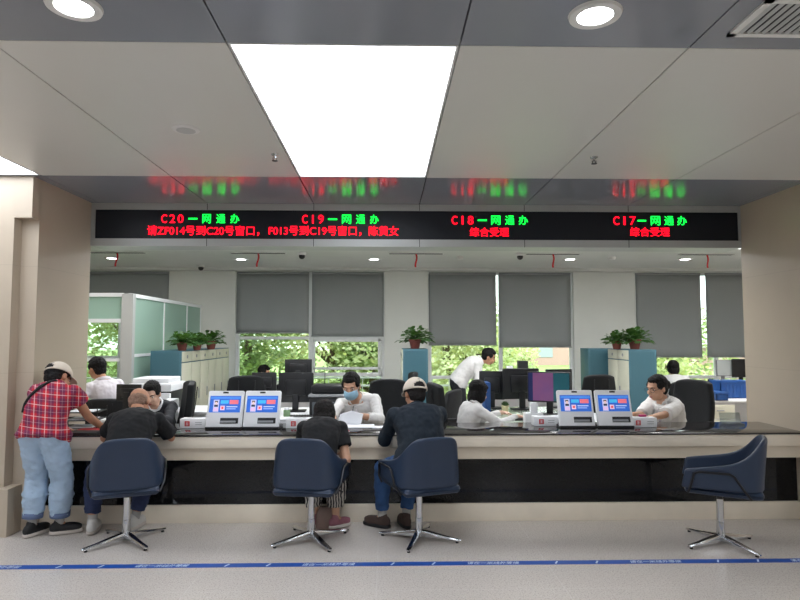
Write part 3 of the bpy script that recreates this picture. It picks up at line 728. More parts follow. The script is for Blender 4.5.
# tablets on the counter
def ui(rgb, e=.55): return mat('screen_%d_%d_%d' % rgb, rgb, .3, emit=e)
def make_kiosk(label, flip):
    t = thing('id_tablet', label, 'tablet terminal', (0, 0, 0), 0, 'white twin tablet terminals'); tilt = -.30
    W, H = .325, .335
    k = bpy.data.objects
    b = MB(); b.span(-W/2+.003, W/2, -.05, .17, 0, .022, .005); obj('base', b, M['black_pl'], t)
    Mx = Matrix.Translation((0, -.045, .018)) @ Matrix.Rotation(tilt, 4, 'X')
    def piece(name, m, par, x0, x1, z0, z1, y0, y1, bev=0):
        b = MB(); b.span(x0, x1, y0, y1, z0, z1, bev); me = b.mesh(name); me.transform(Mx); return link(name, me, m, par, True)
    cs = piece('casing', M['white_pl'], t, -W/2, W/2, 0, H, 0, .05, .012)
    piece('rear_housing', M['white_pl'], t, -W/2+.03, W/2-.03, .03, H-.08, .05, .09, .012)
    s = piece('screen', ui((42, 96, 190)), t, -W/2+.022, W/2-.022, .135, H-.05, -.003, .001)
    def tile(n, rgb, x0, x1, z0, z1, d=-.004): piece(n, ui(rgb), s, x0, x1, z0, z1, d, -.0028)
    tile('header', (70, 130, 215), -.135, .135, .258, .276)
    tile('photo_box', (190, 190, 225), -.105, -.055, .140, .25); tile('portrait_hair', (40, 40, 60), -.094, -.066, .222, .24, -.0048); tile('portrait_face', (225, 190, 180), -.089, -.071, .206, .23, -.0055); tile('portrait_coat', (40, 44, 70), -.097, -.063, .185, .204, -.005)
    tile('photo_footer', (214, 180, 215), -.1, -.06, .145, .176, -.0046)
    tile('cyan_button', (66, 172, 226), -.04, .03, .215, .245); tile('red_button', (226, 110, 120), .04, .12, .21, .248)
    tile('emblem_square', (232, 190, 205), -.04, -.0, .155, .195); tile('emblem', (205, 60, 80), -.029, -.011, .165, .185, -.0048)
    tile('text_line', (190, 205, 240), .015, .115, .182, .190); tile('text_line', (150, 175, 225), .015, .10, .163, .171)
    sl = piece('card_slot', M['black_pl'], t, -.045 if flip else -.03, W/2-.03, .035, .085, -.004, .001); piece('card_tray', M['grey_pl'], sl, -.03, W/2-.05, .04, .06, -.012, -.003, .003)
    c = piece('camera', M['black_pl'], t, -.028, .022, H-.026, H-.012, -.004, .001, .001); piece('lens', M['eye_d'], c, -.008, .004, H-.024, H-.014, -.006, -.003)
    return t
for px, l in ((225, 'left white tablet terminal of the left pair on the counter'), (262, 'right white tablet terminal of the left pair, beside the woman in the black tee'), (574.5, 'left white tablet terminal of the right pair'), (612.5, 'right white tablet terminal of the right pair, next to the woman with glasses')):
    t = make_kiosk(l, False); t.location = (X_(px, 5.55)+.005, 5.52, CT); t.rotation_euler = (0, 0, -.03)

def tissue(px, Y, w, label, rz=0):
    t = thing('tissue_box', label, 'tissue box', (X_(px, Y), Y, CT), rz, 'white boxes with red seal')
    b = MB(); b.span(-w/2, w/2, -.06, .06, 0, .085, .004); obj('box', b, M['white_pl'], t)
    b = MB(); b.span(-w/2+.045, -w/2+.09, -.0615, -.0595, .018, .063, .0004); s = obj('red_seal', b, M['red'], t)
    b = MB(); x = -w/2+.0675
    for dz in (.03, .04, .05): b.span(x-.014, x+.014, -.0625, -.061, dz-.0025, dz+.0005)
    b.span(x-.003, x+.001, -.0625, -.061, .026, .055); obj('seal_mark', b, M['paper'], s, False)
    b = MB(); b.ell((0, 0, .086), (.07, .02, .003)); obj('opening', b, M['grey_pl'], t)
    b = MB()
    for dz in (.03, .05): b.span(w/2-.09, w/2-.03, -.0615, -.0595, dz, dz+.004)
    obj('print_line', b, M['grey_pl'], t, False)
tissue(195, 5.62, .23, 'white box with red seal left of the left tablets')
tissue(300, 5.60, .24, 'white box with red seal just left of the woman in the black tee', .05)
tissue(544, 5.68, .22, 'white box with red seal left of the right tablets')
tissue(641, 5.58, .24, 'white box with red seal right of the right tablets', -.04)
t = tag(obj('pink_pen_case', MB().box((0, 0, .01), (.07, .03, .018), .006), mat('pink_plastic', (200, 60, 120), .4)), 'small pink item lying on the white box by the woman with glasses', 'pen case'); t.location = (X_(642, 5.58), 5.58, CT+.09)
t = thing('card_reader', 'white upright card reader behind the box left of the right tablets', 'card reader', (X_(533, 5.98), 5.98, .75))
b = MB(); b.span(-.09, .09, -.05, .06, 0, .10, .01); obj('base', b, M['white_pl'], t); b = MB(); b.span(-.03, .04, -.03, .03, .1, .2, .008); obj('reader_head', b, M['white_pl'], t)
def papers(px, Y, w, d, n, label, z=CT, rz=0, m='paper', cat='papers', name='paper_stack'):
    t = thing(name, label, cat, (X_(px, Y), Y, z), rz); rnd = random.Random(int(px*7)); h = n*.004
    b = MB(); b.span(-w/2, w/2, -d/2, d/2, .0008, max(.0022, h)); obj('stack', b, M['paper'], t, False)
    b = MB(); b.box((rnd.uniform(-.01, .01), rnd.uniform(-.01, .01), h+.0036), (w*.98, d*.98, .0014), 0, (0, 0, rnd.uniform(-.06, .06))); obj('top_sheet', b, M[m], t, False)
    return t
papers(358, 5.62, .30, .21, 1, 'white paper sheet the masked man writes on', CT, .06)
papers(384, 5.55, .20, .14, 1, 'white sheet near the left arm of the man in navy', CT, -.1)
papers(313, 6.05, .26, .22, 8, 'white paper pile on the desk by the left printer', .75)
papers(340, 5.36, .16, .14, 1, 'red form on the counter before the woman in the black tee', CT, .2, 'red', 'form', 'form')
papers(517, 6.25, .17, .12, 3, 'red booklet on the desk of the bobbed woman', .75, .1, 'red', 'booklet', 'booklet')
papers(553, 6.0, .22, .2, 14, 'white paper pile left of the right tablets', .75, .1)
papers(281, 6.0, .24, .2, 12, 'white paper pile behind the left tablets', .75, .1)
papers(711, 8.2, .2, .22, 4, 'papers on the white desk left of the blue crates', .75, .1)
papers(703, 10.35, .28, .2, 10, 'paper clutter on the window desk at the right', .75, .2); papers(690, 10.45, .18, .2, 16, 'higher paper pile on the window desk at the right', .75, -.1)
papers(96, 5.48, .24, .16, 2, 'red folder on the counter beside the plaid shirt woman', CT, .1, 'red', 'folder', 'folder')
# raised sheet held on the clipboard by the masked man
t = thing('document_sheet', 'white sheets lifted upright in front of the masked man', 'papers', (X_(349, 5.70), 5.70, CT), .15)
P = [[V((-.11+.22*u/6+.03*v/6, .03*v/6+.012*math.sin(u), .004+.13*v/6*(1-.25*abs(u-3)/3))) for u in range(7)] for v in range(7)]
obj('sheet', MB().grid(P), M['paper'], t, True, [('SOLIDIFY', dict(thickness=.003))])
# black wire file trays by the left pier
t = thing('file_tray', 'black wire file trays on the counter beside the plaid shirt', 'file tray', (X_(84, 5.62), 5.60, CT), .1)
for k in range(3):
    z = .012+.07*k; b = MB(); b.tube([(-.17, -.12, z), (.17, -.12, z), (.17, .12, z), (-.17, .12, z)], .006, 6, True); b.span(-.17, .17, -.12, .12, z-.004, z-.001); obj('tray', b, M['black_pl'], t)
    b = MB(); b.span(-.10, .12, -.09, .1, z, z+.006); obj('sheet', b, M['paper'], t, False)
for sx in (-1, 1):
    for sy in (-1, 1): b = MB(); b.cone((sx*.17, sy*.12, 0), (sx*.17, sy*.12, .19), .005, .005, 6); obj('post', b, M['black_pl'], t)
t = tag(obj('black_pad', MB().box((0, 0, .008), (.26, .15, .014), .004), M['black_pl']), 'black signature pad on the counter edge in front of the plaid shirt', 'pad'); t.location = (X_(86, 5.30), 5.30, CT)
# small pot plant, mug, acrylic sign, crates
t = thing('succulent', 'small green succulent in a cream pot on the glass desk', 'plant', (X_(505, 6.75), 6.75, .75))
b = MB(); b.lathe([(.03, 0), (.042, .08), (.045, .085), (.038, .085), (.001, .075)], 16); obj('pot', b, mat('cream_pot', (222, 212, 170), .5), t)
b = MB()
for k in range(26):
    a = k*2.4; e = .2+k*.045; d = V((math.cos(a)*math.cos(e), math.sin(a)*math.cos(e), math.sin(e))); b.cap(V((0, 0, .08)), V((0, 0, .085))+d*.045, .006, .004, 6)
obj('leaves', b, M['leaf'], t)
t = thing('lidded_jar', 'small greenish jar at the foot of the left black monitor', 'jar', (X_(287, 6.3), 6.3, .75))
b = MB(); b.lathe([(.03, 0), (.035, .01), (.035, .09), (.025, .1), (.001, .1)], 16); obj('glass_body', b, M['grn'], t); b = MB(); b.lathe([(.028, .1), (.028, .118), (.001, .12)], 16); obj('lid', b, M['white_pl'], t)
t = thing('display_stand', 'clear low acrylic stand on the counter near the right pier', 'acrylic stand', (X_(731, 5.74), 5.74, CT))
b = MB(); b.span(-.10, .10, -.05, .05, 0, .004); obj('foot', b, M['acrylic'], t, False); b = MB(); b.box((0, .03, .05), (.2, .004, .1), 0, (-.2, 0, 0)); obj('plate', b, M['acrylic'], t, False)
for px, z, w, l in ((731, .75, .44, 'large blue plastic crate on the white desk by the right pier'), (717, .75, .16, 'small blue plastic crate left of the large blue crate')):
    t = thing('crate', l, 'crate', (X_(px, 8.4 if w > .3 else 8.12), 8.4 if w > .3 else 8.12, z), 0, 'blue plastic crates'); h = .23 if w > .3 else .1; d = .13
    b = MB(); b.span(-w/2, w/2, -d, d, 0, .01); b.span(-w/2, w/2, -d, -d+.01, 0, h); b.span(-w/2, w/2, d-.01, d, 0, h); b.span(-w/2, -w/2+.01, -d, d, 0, h); b.span(w/2-.01, w/2, -d, d, 0, h); obj('body', b, M['blue_pl'], t)
    b = MB(); b.span(-w/2-.008, w/2+.008, -d-.008, d+.008, h-.02, h+.012, .003); obj('lid', b, M['blue_pl'], t)
    b = MB()
    for k in range(int(w/.05)): b.span(-w/2+.03+k*.05, -w/2+.037+k*.05, -d-.006, -d, .01, h-.03)
    obj('ribs', b, M['blue_pl'], t, False)
t = thing('document_holder', 'white document holder right of the blue crates', 'document holder', (X_(751, 8.4), 8.4, .75)); 
b = MB(); b.span(-.10, .10, -.12, .12, 0, .16, .005); obj('case', b, M['white_pl'], t); b = MB(); b.span(-.07, .07, -.124, -.12, .05, .13); obj('label_card', b, M['paper'], t)
t = thing('telephone', 'black desk telephone on the paper-strewn window desk', 'telephone', (X_(714, 10.75), 10.7, .75))
b = MB(); b.box((0, 0, .03), (.2, .2, .05), .015, (.1, 0, 0), 3); obj('body', b, M['black_pl'], t); b = MB(); b.tube([(-.07, -.08, .06), (-.07, -.05, .085), (-.07, .05, .09), (-.07, .08, .065)], .02); obj('handset', b, M['black_pl'], t)
t = thing('tote_bag', 'taupe bag on the floor at the feet of the woman in the black tee', 'bag', (-.50, 5.18, 0))
b = MB(); b.loft([b.ring(V((0, 0, z)), V((1, 0, 0)), V((0, 1, 0)), w, d, 16, 3) for z, w, d in ((0, .09, .06), (.02, .095, .065), (.1, .09, .05), (.17, .06, .02))]); obj('body', b, mat('taupe_leather', (122, 100, 90), .6), t)
b = MB(); b.tube([(-.05, 0, .16), (-.04, 0, .22), (0, 0, .24), (.04, 0, .22), (.05, 0, .16)], .006); obj('strap', b, M['black_pl'], t)

#PART3
# ---------------------------------------------------------------- people
def ik(a, t, l1, l2, pole):
    d = t-a; L = d.length
    if L > (l1+l2)*.995: k = L/((l1+l2)*.995); l1 *= k; l2 *= k
    x = (l1*l1-l2*l2+L*L)/(2*L); h = math.sqrt(max(0, l1*l1-x*x)); u = d/L
    p = pole-u*pole.dot(u); p.normalize(); return a+u*x+p*h
PROF = [(-.16, .085, .07), (-.08, .142, .105), (0, .170, .122), (.12, .166, .118), (.28, .150, .108), (.45, .149, .108), (.62, .160, .115), (.78, .170, .113), (.88, .166, .10), (.94, .135, .085), (1.0, .08, .066), (1.06, .058, .056)]
def prof(t):
    for (a, x0, y0), (c, x1, y1) in zip(PROF, PROF[1:]):
        if t <= c: k = max(0, (t-a)/(c-a)); return x0+(x1-x0)*k, y0+(y1-y0)*k
    return PROF[-1][1:]
class Person:
    def __init__(s, label, hip, neck, head, face, hands, feet, H=1.68, build=1.0, bow=.03, R=None, hipR=None, elbow=None, knee=None, toes=None, skin='skin', vox=.0065, hand_dir=None, curl=.5, headk=1.0, belly=0):
        s.hip, s.neck, s.hc = V(hip), V(neck), V(head); s.k = H/1.7; s.bd = build; s.vox = vox; s.hk = headk
        s.F = V(face).normalized()
        s.R = V(R).normalized() if R else V((s.F.y, -s.F.x, 0)).normalized()
        s.hR = V(hipR).normalized() if hipR else s.R
        s.org = V((s.hip.x, s.hip.y, 0)); s.bow = bow; s.belly = belly
        R2 = s.F.cross((s.hc-s.neck).normalized()); R2 = s.F.cross(V((0, 0, 1))) if R2.length < .3 or R2.dot(s.F.cross(V((0, 0, 1)))) < 0 else R2
        s.hR2 = (R2.normalized()+s.F.cross(V((0, 0, 1))).normalized()).normalized(); s.U = s.hR2.cross(s.F).normalized()
        k = s.k; s.sh, s.el, s.wr, s.hp, s.kn, s.an, s.toe = [], [], [], [], [], [], []
        fw = V((0, 0, 1)).cross(s.R); hf = V((0, 0, 1)).cross(s.hR); s.fw = fw; s.hd = []
        for i, sd in enumerate((-1, 1)):   # left, right
            S = s.P(.875)+s.ax(.875)[0]*(sd*.168*k*build); T = V(hands[i])
            e = ik(S, T, .172*1.68*k, .150*1.68*k, (V(elbow[i]) if elbow else V((0, 0, -1))+s.R*sd*.8-fw*.4))
            s.sh.append(S); s.el.append(e); s.wr.append(T)
            s.hd.append(V(hand_dir[i]).normalized() if hand_dir else ((T-e).normalized()*.5+fw*.5-V((0, 0, .12))).normalized())
            Hh = s.hip+s.hR*(sd*.088*k*build); A = V(feet[i])
            s.hp.append(Hh); s.an.append(A); s.kn.append(ik(Hh, A, .245*1.7*k, .242*1.7*k, (V(knee[i]) if knee else hf+s.hR*sd*.15+V((0, 0, .3)))))
            s.toe.append(V(toes[i]).normalized() if toes else hf)
        b = MB(); s.torso(b, -.13, 1.06, 0); s.skin = M[skin]
        for i, sd in enumerate((-1, 1)):
            b.ell(s.sh[i], (.052*k,)*3); b.cap(s.sh[i], s.el[i], .046*k, .038*k); b.cap(s.el[i], s.el[i].lerp(s.wr[i], .35), .039*k, .038*k); b.cap(s.el[i].lerp(s.wr[i], .3), s.wr[i], .038*k, .026*k)
            b.cap(s.hp[i], s.kn[i], .078*k, .052*k); b.cap(s.kn[i], s.kn[i].lerp(s.an[i], .35), .052*k, .05*k); b.cap(s.kn[i].lerp(s.an[i], .3), s.an[i], .05*k, .034*k); b.cap(s.an[i], s.an[i]+s.toe[i]*.09*k-V((0, 0, .055)), .033*k, .018*k)
            s.hand(b, i, sd, curl)
        U, F, Rr, h, q = s.U, s.F, s.hR2, s.hc, s.hk; A3 = (Rr, F, U)
        b.cap(s.neck-(h-s.neck)*.1, h-U*.06-F*.03, .056*k, .052*k)
        def e(x, y, z, r): b.ell(h+(Rr*x+F*y+U*z)*q, [v*q for v in r], A3)
        e(0, -.012, .03, (.077, .098, .088)); e(0, .022, -.03, (.064, .075, .088)); e(0, .036, -.078, (.042, .048, .038)); e(0, .078, .03, (.05, .018, .013)); e(0, .088, -.062, (.024, .013, .011))
        for sd in (-1, 1): e(sd*.035, .065, -.03, (.026, .024, .024)); e(sd*.077, -.005, -.008, (.013, .02, .032))
        b.cap(h+(F*.090+U*.014)*q, h+(F*.108-U*.024)*q, .009*q, .015*q)
        s.o = tag(blob('person', b, s.skin, None, vox, 3, 0, org=s.org), label, 'person'); s.o.location = s.org
        s.features()
    def lp(s, mb): return mb
    def child(s, name, mb, m, vox=None, it=3, fold=0, fs=14, par=None, stretch=(1, 1, 1)):
        return blob(name, mb, M[m] if isinstance(m, str) else m, par or s.o, vox or s.vox, it, fold, fs, s.org, stretch)
    def raw(s, name, mb, m, par=None, mods=()):
        me = mb.mesh(name); me.transform(Matrix.Translation(-s.org)); o = link(name, me, M[m] if isinstance(m, str) else m, par or s.o, 'all')
        if mods: bake(o, mods)
        return o
    def ax(s, t):
        T = (s.P(t+.02)-s.P(t-.02)).normalized(); q = max(0, min(1, t)); R = (s.hR*(1-q)+s.R*q); R = (R-T*R.dot(T)).normalized(); return R, T.cross(R), T
    def P(s, t):
        d = s.neck-s.hip; fw = V((0, 0, 1)).cross((s.R+s.hR).normalized()); n = d.normalized(); back = -(fw-n*fw.dot(n)).normalized()
        return s.hip+d*t+back*(s.bow*4*t*(1-t) if 0 < t < 1 else 0)
    def torso(s, b, t0, t1, inf, n=14, hem=0):
        rings = []
        for i in range(n+1):
            t = t0+(t1-t0)*i/n; R, F, T = s.ax(t); rx, ry = prof(t); k = s.k*s.bd; h = hem*max(0, 1-i/4)
            off = F*(s.belly*max(0, 1-abs(t-.25)/.35))
            rings.append(b.ring(s.P(t)+off, R, F, rx*k+inf+h, ry*k+inf+h+s.belly*max(0, 1-abs(t-.25)/.35), 22, 2.35))
        b.loft(rings)
    def hand(s, b, i, sd, curl):
        k = s.k*.95; d = s.hd[i]; w = s.wr[i]; n = V((0, 0, -1)); n = n-d*n.dot(d)
        n = n.normalized() if n.length > .2 else -(s.fw-d*s.fw.dot(d)).normalized()
        q = n.cross(d).normalized(); ref = s.R*sd
        th = q if q.dot(ref) < 0 else -q      # thumb points to the body's midline
        b.ell(w+d*.045*k, (.037*k, .052*k, .017*k), (th, d, n)); b.cap(w-d*.02, w+d*.03*k, .026*k, .024*k)
        for j, L in enumerate((.068, .077, .071, .055)):
            o = w+d*(.082-.004*abs(j-1))*k+th*((1.5-j)*.0185*k); d1 = (d+n*curl*.6).normalized(); d2 = (d+n*curl*1.9).normalized()
            m = o+d1*L*.52*k; b.cap(o, m, .0088*k, .0082*k, 8); b.cap(m, m+d2*L*.5*k, .0082*k, .0068*k, 8)
        o = w+d*.03*k+th*.03*k; m = o+(d*.6+th*.7+n*.25).normalized()*.035*k; b.cap(o, m, .011*k, .0095*k, 8); b.cap(m, m+(d+th*.1+n*.35).normalized()*.03*k, .0095*k, .0075*k, 8)
    def features(s):
        U, F, R, h, q = s.U, s.F, s.hR2, s.hc, s.hk
        for sd in (-1, 1):
            c = h+(R*sd*.031+F*.0735+U*.006)*q; b = MB(); b.ell(c, (.0125*q, .0105*q, .0058*q), (R, F, U), 12); ey = s.raw('eye', b, 'eye_w')
            b = MB(); b.ell(c+F*.0085*q-U*.001, (.0062*q, .0045*q, .0056*q), (R, F, U), 10); s.raw('iris', b, 'eye_d', ey)
            b = MB(); b.tube([h+(R*sd*.014+F*.092+U*.026)*q, h+(R*sd*.032+F*.091+U*.032)*q, h+(R*sd*.050+F*.074+U*.026)*q], [.003, .0042, .0022], 6); s.raw('eyebrow', b, 'hair')
        b = MB(); b.ell(h+(F*.0985-U*.058)*q, (.021*q, .005*q, .004*q), (R, F, U), 10); b.ell(h+(F*.0975-U*.067)*q, (.018*q, .006*q, .0055*q), (R, F, U), 10); s.raw('mouth', b, 'lip')
    def top(s, m, sleeve=.6, inf=.016, hem=-.02, t1=.985, fold=.007, flare=.008, sl_r=1.0, name='shirt'):
        b = MB(); s.torso(b, hem, t1, inf, 16, flare); k = s.k
        for i in range(2):
            S, E, W = s.sh[i], s.el[i], s.wr[i]; b.ell(S, ((.056*k+inf*.7),)*3)
            if sleeve <= 1: b.cap(S, S.lerp(E, sleeve*.55), .052*k+inf*.6, (.049*k+inf*.75)*sl_r); b.cone(S.lerp(E, sleeve*.5), S.lerp(E, sleeve), (.05*k+inf*.7)*sl_r, (.046*k+inf*.9)*sl_r, 18)
            else:
                f = sleeve-1; b.cap(S, E, .05*k+inf*.6, .041*k+inf*.7); b.cone(E, E.lerp(W, f), .042*k+inf*.7, (.042-.012*f)*k+inf*.6, 18); b.ell(E, ((.042*k+inf*.7),)*3)
            b.cap(s.P(.97)+s.ax(.97)[0]*(.03*(1 if i else -1)), S, .045*k+inf*.3, .052*k+inf*.5)
        s.shirt = s.child(name, b, m, fold=fold, it=4); return s.shirt
    def collar(s, m, r=.013, name='collar', rr=.074):
        R, F, T = s.ax(.98); b = MB(); c = s.P(1.015)
        pts = [c+R*(math.cos(a)*rr*s.k)+F*(math.sin(a)*rr*s.k)-T*(.028 if math.sin(a) > .8 else 0) for a in [2*PI*j/18 for j in range(18)]]
        b.tube(pts, r, 8, True); b.tube([p+T*.014 for p in pts], r*.8, 8, True); return s.raw(name, b, m, s.shirt)
    def placket(s, inf, m='white_sh2'):
        b = MB(); pts = []
        for j in range(9):
            t = .93-.7*j/8; R, F, T = s.ax(t); pts.append(s.P(t)+F*(prof(t)[1]*s.k*s.bd+inf+.004))
        b.tube(pts, .009, 6); pk = s.raw('placket', b, m, s.shirt)
        for p in pts[1::2]:
            b = MB(); b.ell(p+s.ax(.5)[1]*.009, (.006, .006, .006), None, 8); s.raw('button', b, 'grey_pl', pk)
    def bottoms(s, m, hem=1.86, inf=.014, loose=.0, cuff=None, fold=.006, top=.20, name='trousers'):
        b = MB(); s.torso(b, -.15, top, inf, 10); k = s.k
        for i in range(2):
            H, K, A = s.hp[i], s.kn[i], s.an[i]; b.cap(H, K, .084*k+inf+loose*.7, .056*k+inf+loose*.6); e = K.lerp(A, hem-1)
            b.ell(K, (.056*k+inf+loose*.6,)*3); b.cone(K, K.lerp(A, .4), .055*k+inf+loose*.6, .053*k+inf*.9+loose, 18); b.cone(K.lerp(A, .38), e, .053*k+inf*.9+loose, .042*k+inf*.7+loose*.65, 18)
        t = s.child(name, b, m, fold=fold, it=4, stretch=(1, 1, 1.6))
        if cuff:
            for i in range(2):
                K, A = s.kn[i], s.an[i]; b = MB(); b.cone(K.lerp(A, hem-1.10), K.lerp(A, hem-.985), .049*k+inf*.7+loose*.68, .047*k+inf*.75+loose*.64, 20); s.raw('cuff', b, cuff, t)
        return t
    def shoes(s, m, sole='sole', sock='sock', sc=1.0):
        k = s.k*sc
        for i in range(2):
            A, d = s.an[i], s.toe[i]; q = V((d.y, -d.x, 0)); c = V((A.x, A.y, 0)); Z = V((0, 0, 1)); z0 = A.z-.085; c.z = z0
            b = MB(); b.ell(c+d*.06*k+Z*.045, (.044*k, .125*k, .042*k), (q, d, Z)); b.ell(c-d*.02*k+Z*.05, (.04*k, .06*k, .052*k), (q, d, Z)); b.cap(c+Z*.05, c-d*.004+Z*.095, .042*k, .040*k); b.ell(c+d*.115*k+Z*.035, (.043*k, .065*k, .033*k), (q, d, Z))
            for v in b.bm.verts: v.co.z = max(v.co.z, z0+.012)
            sh = s.child('shoe', b, m, .006, 3)
            b = MB(); b.loft([b.ring(c+d*.055*k+Z*z, q, d, .046*k*w, .135*k*w, 24, 2.5) for z, w in ((.001, .96), (.004, 1), (.022, 1), (.026, .97))]); s.raw('sole', b, sole, sh)
            if sock: b = MB(); b.cone(c+Z*.07, s.an[i].lerp(s.kn[i], .16), .038*k, .038*k, 16); s.raw('sock', b, sock)
    def hair(s, style, m='hair'):
        U, F, R, h, q = s.U, s.F, s.hR2, s.hc, s.hk; A3 = (R, F, U); b = MB()
        def e(x, y, z, r): b.ell(h+(R*x+F*y+U*z)*q, [v*q for v in r], A3)
        if style == 'fringe': e(0, -.028, -.002, (.0815, .088, .055)); e(0, -.05, -.03, (.07, .05, .055))
        else:
            e(0, -.028, .042, (.086, .102, .092)); e(0, -.055, -.015, (.074, .057, .078))
            if style != 'bun': e(0, .04, .088, (.062, .045, .032)); e(0, -.01, .085, (.07, .08, .06))
            for sd in (-1, 1): e(sd*.07, .005, .035, (.018, .05, .04))
        if style == 'bob':
            for sd in (-1, 1): e(sd*.07, -.012, -.03, (.026, .062, .095))
            e(0, -.062, -.045, (.086, .055, .10)); e(0, -.03, .05, (.094, .105, .09)); e(0, .05, .075, (.07, .045, .035))
        if style == 'bun': e(0, -.128, .0, (.045, .048, .052)); e(0, .005, .085, (.066, .07, .04))
        if style == 'mid':
            e(0, -.05, -.03, (.082, .062, .09)); e(0, -.03, .045, (.092, .104, .094))
            for sd in (-1, 1): e(sd*.07, -.02, -.01, (.022, .055, .06))
        return s.child('hair', b, m, .006, 2, .005, 60)
    def capv(s, m='cap', dz=.0):
        U, F, R, h, q = s.U, s.F, s.hR2, s.hc, s.hk; o = h+(U*(.028+dz)-F*.012)*q; P = []
        pt = lambda a, e: o+(R*(math.sin(a)*math.cos(e)*.097)+F*(math.cos(a)*math.cos(e)*.115)+U*(math.sin(e)*.112))*q
        b = MB(); n, mm = 36, 12; vs = {}
        for i in range(n):
            for j in range(mm+1): vs[i, j] = b.bm.verts.new(pt(2*PI*i/n, math.radians(-2+88*j/mm)))
        for i in range(n):
            for j in range(mm):
                am = abs(2*PI*(i+.5)/n-PI); em = math.radians(-2+88*(j+.5)/mm)
                if (am/.50)**2+((em-.12)/.42)**2 < 1 and em > .12: continue
                b.bm.faces.new((vs[i, j], vs[(i+1) % n, j], vs[(i+1) % n, j+1], vs[i, j+1]))
        b.bm.faces.new([vs[i, mm] for i in range(n)])
        c = s.raw('cap', b, m, None, [('SOLIDIFY', dict(thickness=.005, offset=1))])
        P = []
        for u in range(13):
            a = math.radians(-68+136*u/12); e0 = pt(a, -.02); dd = (F*1.0*math.cos(a*.55)+R*math.sin(a)*.18).normalized(); L = .072*math.cos(a*1.15)
            P.append([e0+dd*(L*v/4)*q-U*(.10*(L*v/4)**1.0*.45+.02*(v/4)**2*abs(math.sin(a))) for v in range(5)])
        b = MB(); b.grid(P); s.raw('brim', b, m, c, [('SOLIDIFY', dict(thickness=.005, offset=0))])
        b = MB(); b.ell(o+U*.113*q, (.008, .008, .005), (R, F, U), 8); s.raw('cap_button', b, m, c); return c
    def mask(s):
        U, F, R, h, q = s.U, s.F, s.hR2, s.hc, s.hk; o = h+(F*.030-U*.052)*q; P = []
        for v in range(9):
            e = math.radians(-58+100*v/8); P.append([o+(R*math.sin(a)*math.cos(e)*.070+F*math.cos(a)*math.cos(e)*.099+U*math.sin(e)*.064)*q+F*(.008*math.exp(-(a/.45)**2)*max(0, math.sin(e)+.3)) for a in [math.radians(-78+156*u/14) for u in range(15)]])
        mk = s.raw('face_mask', MB().grid(P), 'mask', None, [('SOLIDIFY', dict(thickness=.003, offset=1))])
        for sd in (-1, 1):
            b = MB(); b.tube([o+(R*sd*.068+F*.02+U*.03)*q, h+(R*sd*.084-F*.02+U*.015)*q, h+(R*sd*.084-F*.024-U*.02)*q, o+(R*sd*.066+F*.02-U*.02)*q], .0018, 6); s.raw('ear_loop', b, 'paper', mk)
    def glasses(s):
        U, F, R, h, q = s.U, s.F, s.hR2, s.hc, s.hk; b = MB()
        for sd in (-1, 1):
            c = h+(R*sd*.033+F*.099+U*.004)*q; b.tube([c+(R*math.cos(a)*.026+U*math.sin(a)*.021)*q for a in [2*PI*j/20 for j in range(20)]], .0022, 6, True)
            b.tube([c+R*sd*.026*q, h+(R*sd*.078+F*.07+U*.012)*q, h+(R*sd*.083-F*.005+U*.012)*q], .002, 6)
        b.tube([h+(-R*.008+F*.102+U*.006)*q, h+(R*.008+F*.102+U*.006)*q], .002, 6); s.raw('eyeglasses', b, 'dark_metal')

# 1 standing woman in plaid
p = Person('person in red plaid shirt, beige cap and pale jeans leaning on the counter', (-2.725, 4.90, .825), (-2.715, 5.07, 1.175), (-2.765, 5.165, 1.25), (.42, .78, -.50), [(-2.78, 5.32, .81), (-2.47, 5.36, .81)], [(-2.85, 5.00, .09), (-2.655, 5.05, .09)],
    H=1.56, build=.97, bow=.05, R=(.99, -.06, 0), elbow=[(-.4, -.2, -1), (.35, -.5, -1)], toes=[(.35, .9, 0), (.92, .4, 0)], knee=[(-.1, 1, 0), (.3, 1, 0)], skin='skin_t')
sh = p.top('plaid', .40, .030, -.13, .985, .009, .055, 1.18); p.collar('plaid', .014)
p.bottoms('jean_l', 1.84, .012, .034, 'jean_h', .010, .05); p.shoes('shoe_b'); p.hair('short'); p.capv()
b = MB(); pts = []
for j in range(15):
    f = j/14; t = 1.0-.62*f; x = .035-.215*f; R, F, T = p.ax(t); rx, ry = prof(t); k = p.k*p.bd; rx = rx*k+.03; ry = ry*k+.03; x = max(-rx*.86, x)
    pts.append(p.P(t)+R*x-F*(ry*max(0, 1-abs(x/rx)**2.35)**(1/2.35)+.006))
b.tube(pts, .012, 8); p.raw('crossbody_strap', b, 'black_fab')
# 2 bald man
p = Person('bald person in black short-sleeved shirt bent over the counter on the leftmost seat', (-2.05, 4.80, .605), (-2.06, 5.10, .935), (-2.115, 5.25, 1.04), (.12, .72, -.62), [(-2.26, 5.40, .81), (-1.96, 5.42, .81)], [(-2.40, 5.07, .09), (-2.10, 5.17, .09)],
    H=1.66, build=1.02, bow=.07, R=(.97, .12, 0), elbow=[(-.5, -.75, -.3), (.55, -.7, -.3)], toes=[(-.2, 1, 0), (.05, 1, 0)], knee=[(-.5, .6, .8), (.25, .6, .8)], skin='skin_t', hand_dir=[(.6, .7, -.1), (-.6, .7, -.1)])
p.top('black_tee', .68, .018, -.04, .985, .007, .01, 1.1); p.collar('black_tee', .009); p.bottoms('jean_d', 1.82, .014, .012, None, .01); p.shoes('sneak_w'); p.hair('fringe', 'stubble')
